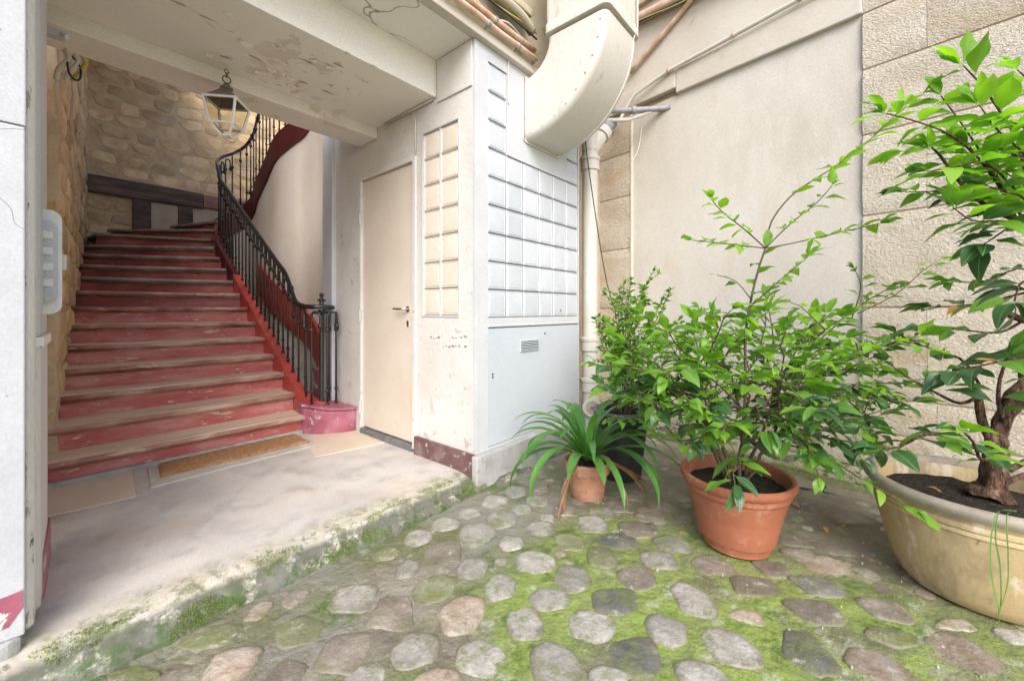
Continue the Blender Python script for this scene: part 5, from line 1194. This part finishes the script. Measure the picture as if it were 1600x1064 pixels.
# ---- strap-leaved plant in the clay pot
cl = thing('strap_leaved_plant', 'clump of arching dark green strap leaves spilling over the small clay pot', 'plant', (PC[0], PC[1], .1))
r = random.Random(5); c0 = Vector((PC[0], PC[1], .125))
def strap(az, L, rise, w_, mat, name, bendk=1.0, base=None, zmin=-.075, k=18, twist=0):
    d = RGT*math.cos(az)+FWD*math.sin(az); p = Vector(base or c0+d*.02); th = rise; vs = []; st = L/k
    for i in range(k+1):
        t = i/k; wd = w_/2*(1-.25*(1-t)**2)*(1 if t < .6 else max(.04, math.cos((t-.6)/.4*PI/2)**.7))
        side = d.cross(Vector((0, 0, 1))).normalized(); side = (side+Vector((0, 0, twist*t))).normalized()
        dirv = d*math.cos(th)+Vector((0, 0, math.sin(th))); nrm = side.cross(dirv).normalized(); 
        if nrm.z < 0: nrm = -nrm
        vs += [p-side*wd+nrm*wd*.35, p, p+side*wd+nrm*wd*.35]
        p = p+dirv*st; th -= bendk*(1.2+2.6*t)*st/ .45*.62
        th = max(th, -1.5)
        if p.z < zmin: p.z = zmin; th = max(th, -.1)
    fs = [(i*3+j, (i+1)*3+j, (i+1)*3+j+1, i*3+j+1) for i in range(k) for j in range(2)]
    return obj(name, MB().add(vs, fs), mat, cl, True)
for i in range(27):
    az = i*2.39996+r.uniform(-.2, .2)
    lvl = i/27
    strap(az, r.uniform(.50, .68)*(1 if lvl > .25 else .88), 1.5-.9*lvl+r.uniform(-.12, .12), r.uniform(.040, .054), STRAP, 'leaf', r.uniform(.85, 1.25), twist=r.uniform(-.25, .25))
for az, L, ri, wd in ((.35, .46, 1.0, .035), (-.25, .62, .9, .036), (-.9, .58, .75, .034), (2.6, .58, .95, .038), (3.0, .6, 1.25, .034), (3.6, .56, .8, .044), (4.3, .46, .7, .046), (4.75, .42, .6, .044), (5.3, .5, .8, .03), (2.2, .5, 1.3, .032)):
    strap(az, L, ri, wd*1.3, STRAP, 'leaf', 1.05)
for i in range(15):
    az = r.choice([-.6, -.5, -.75, -.4, 4.05]) + r.uniform(-.12, .12)
    strap(az, r.uniform(.22, .40), r.uniform(-.7, -.1), r.uniform(.008, .022), DRY, 'dry_leaf', r.uniform(.7, 1.6), c0+(RGT*math.cos(az)+FWD*math.sin(az))*r.uniform(.125, .14)+Vector((0, 0, r.uniform(.0, .02))), -.088, twist=r.uniform(-1.2, 1.2))

# ---- long grass blades hanging over the cream tub
gb_ = thing('drooping_blade', 'long narrow green blades folded over the rim of the cream tub', 'leaf', (2.2, -.35, .3))
for i, (a, b) in enumerate((((1556, 802), (1552, 870)), ((1578, 802), (1570, 930)))):
    pass
bl = [[(2.108, -0.393, 0.386), (2.050, -0.356, 0.402), (2.008, -0.330, 0.390), (1.976, -0.315, 0.309), (1.955, -0.313, 0.217), (1.946, -0.326, 0.127), (1.940, -0.327, 0.087)],
      [(2.108, -0.393, 0.390), (2.064, -0.372, 0.397), (2.031, -0.357, 0.378), (2.012, -0.357, 0.288), (1.987, -0.352, 0.197), (1.950, -0.331, 0.127), (1.937, -0.324, 0.099)],
      [(2.103, -0.387, 0.388), (2.032, -0.342, 0.398), (2.001, -0.329, 0.323), (1.995, -0.337, 0.248), (1.966, -0.335, 0.160), (1.947, -0.328, 0.107)]]
for b_ in bl:
    P_ = smooth_path(b_, 4); vs = []
    for i, p in enumerate(P_):
        wd = .0045*(1-.6*abs(2*i/len(P_)-1)**3); vs += [p-RGT*wd, p+RGT*wd+FWD*.003]
    obj('blade', MB().add(vs, [(2*i, 2*i+1, 2*i+3, 2*i+2) for i in range(len(P_)-1)]), STRAP, gb_, True)

# ---- fallen leaves, debris, black hose on the ground
FLS = [((2.908, 0.307), 'pale dry leaf fallen just right of the orange pot', .05), ((2.687, 0.145), 'curled orange leaf on the ground between the two big pots, left one of a pair', .05), ((2.740, 0.063), 'upright orange leaf on the ground between the two big pots, right one of a pair', .05),
       ((2.152, 0.671), 'small orange leaf by the left foot of the orange pot', .04), ((2.466, -0.022), 'dull brown leaf lying left of the cream tub', .045)]
lfo = family(ORANGE, .5, 51)
for (x, y), lab, sz in FLS:
    o = bpy.data.objects.new('fallen_leaf', rng.choice(lfo)); col.objects.link(o)
    o.location = (x, y, -.075); o.rotation_euler = (rng.uniform(-.5, .5), rng.uniform(-.3, .3), rng.uniform(0, 6)); o.scale = (sz, sz, sz)
    tag(o, lab, 'leaf', 'fallen leaves')
o = bpy.data.objects.new('fallen_leaf', lfo[1]); col.objects.link(o); o.location = (2.307, -0.242, 0.338); o.rotation_euler = (.2, -.3, 1); o.scale = (.05,)*3
tag(o, 'reddish dry leaf lying on the soil in the cream tub', 'leaf', 'fallen leaves')
pipe('black_hose', 'thin black hose lying on the ground behind the orange pot', [(3.315, 1.197, 0.122), (3.029, 0.993, 0.105), (2.743, 0.789, 0.103), (2.764, 0.610, 0.034), (3.163, 0.327, -0.076), (3.246, 0.137, -0.098), (3.169, -0.020, -0.101)], .006, CABLE, 'hose')
dr = random.Random(9)
mbd = MB()
for i in range(70):
    x, y = dr.uniform(1.6, 3.2), dr.uniform(-.3, 1.4); s_ = dr.uniform(.002, .006); z = -.082
    z = gz(x, y)+.006; mbd.box(x-s_, x+s_, y-s_*.6, y+s_*.7, z-.004, z+.002)
o = obj('gravel_crumbs', mbd, PAVER2, None); tag(o, 'scattered pale crumbs and grit on the cobbles around the pots', 'debris', kind='stuff')
# moss and tiny weeds growing between the stones near the wall foot
mossm = leafmat('moss_tuft', (.08, .16, .02), (.18, .30, .04), .3, .8)
mbm = MB()
for i in range(6000):
    if i < 6000:
        s_ = dr.uniform(-.6, 1.9); p = wpt(s_, dr.uniform(.0, .22)**1.2+.01, 0); x, y, z = p.x, p.y, -.1+dr.uniform(0, .02)
    else:
        x = dr.uniform(.3, 1.8); y = 1.80+abs(dr.gauss(0, .05)); z = -.093+max(0, min(.08, (y-1.8)*.8))
    h = dr.uniform(.002, .007); a = dr.uniform(0, 6.28); w_ = dr.uniform(.001, .003)
    c, s2 = math.cos(a)*w_, math.sin(a)*w_
    mbm.add([(x-c, y-s2, z), (x+c, y+s2, z), (x+c+dr.uniform(-h, h), y+s2+dr.uniform(-h, h), z+h), (x-c+dr.uniform(-h, h), y-s2+dr.uniform(-h, h), z+h*.8)], [(0, 1, 2, 3)])
clump = MB()
for i in range(60000):
    if i < 26000:
        x = dr.uniform(-.3, 1.9); y = 1.815+abs(dr.gauss(0, .07)); t = (y-1.81)
        if noise.noise(Vector((x*5, y*9, 4))) < .08+t*.9: continue
        z = -.1+.094*min(1, max(0, t/.10))**.8
    else:
        x, y = dr.uniform(.3, 3.0), dr.uniform(-.6, 1.7); z = gfine(x, y)-.0005
        if noise.noise(Vector((x*3.3, y*3.3, 8)))+.4*noise.noise(Vector((x*11, y*11, 8))) < .16: continue
    h = dr.uniform(.003, .008); a = dr.uniform(0, 6.28); w_ = dr.uniform(.0012, .0026); c, s2 = math.cos(a)*w_, math.sin(a)*w_
    clump.add([(x-c, y-s2, z), (x+c, y+s2, z), (x+dr.uniform(-h, h)*.6, y+dr.uniform(-h, h)*.6, z+h)], [(0, 1, 2)])
o = obj('moss', clump, leafmat('short_moss', (.10, .15, .025), (.24, .32, .06), .3, .8), None); tag(o, 'short green moss growing between the cobbles and on the worn slab edge', 'moss', kind='stuff')
o = obj('moss_tufts', mbm, mossm, None); tag(o, 'low moss tufts along the foot of the courtyard wall', 'moss', kind='stuff')
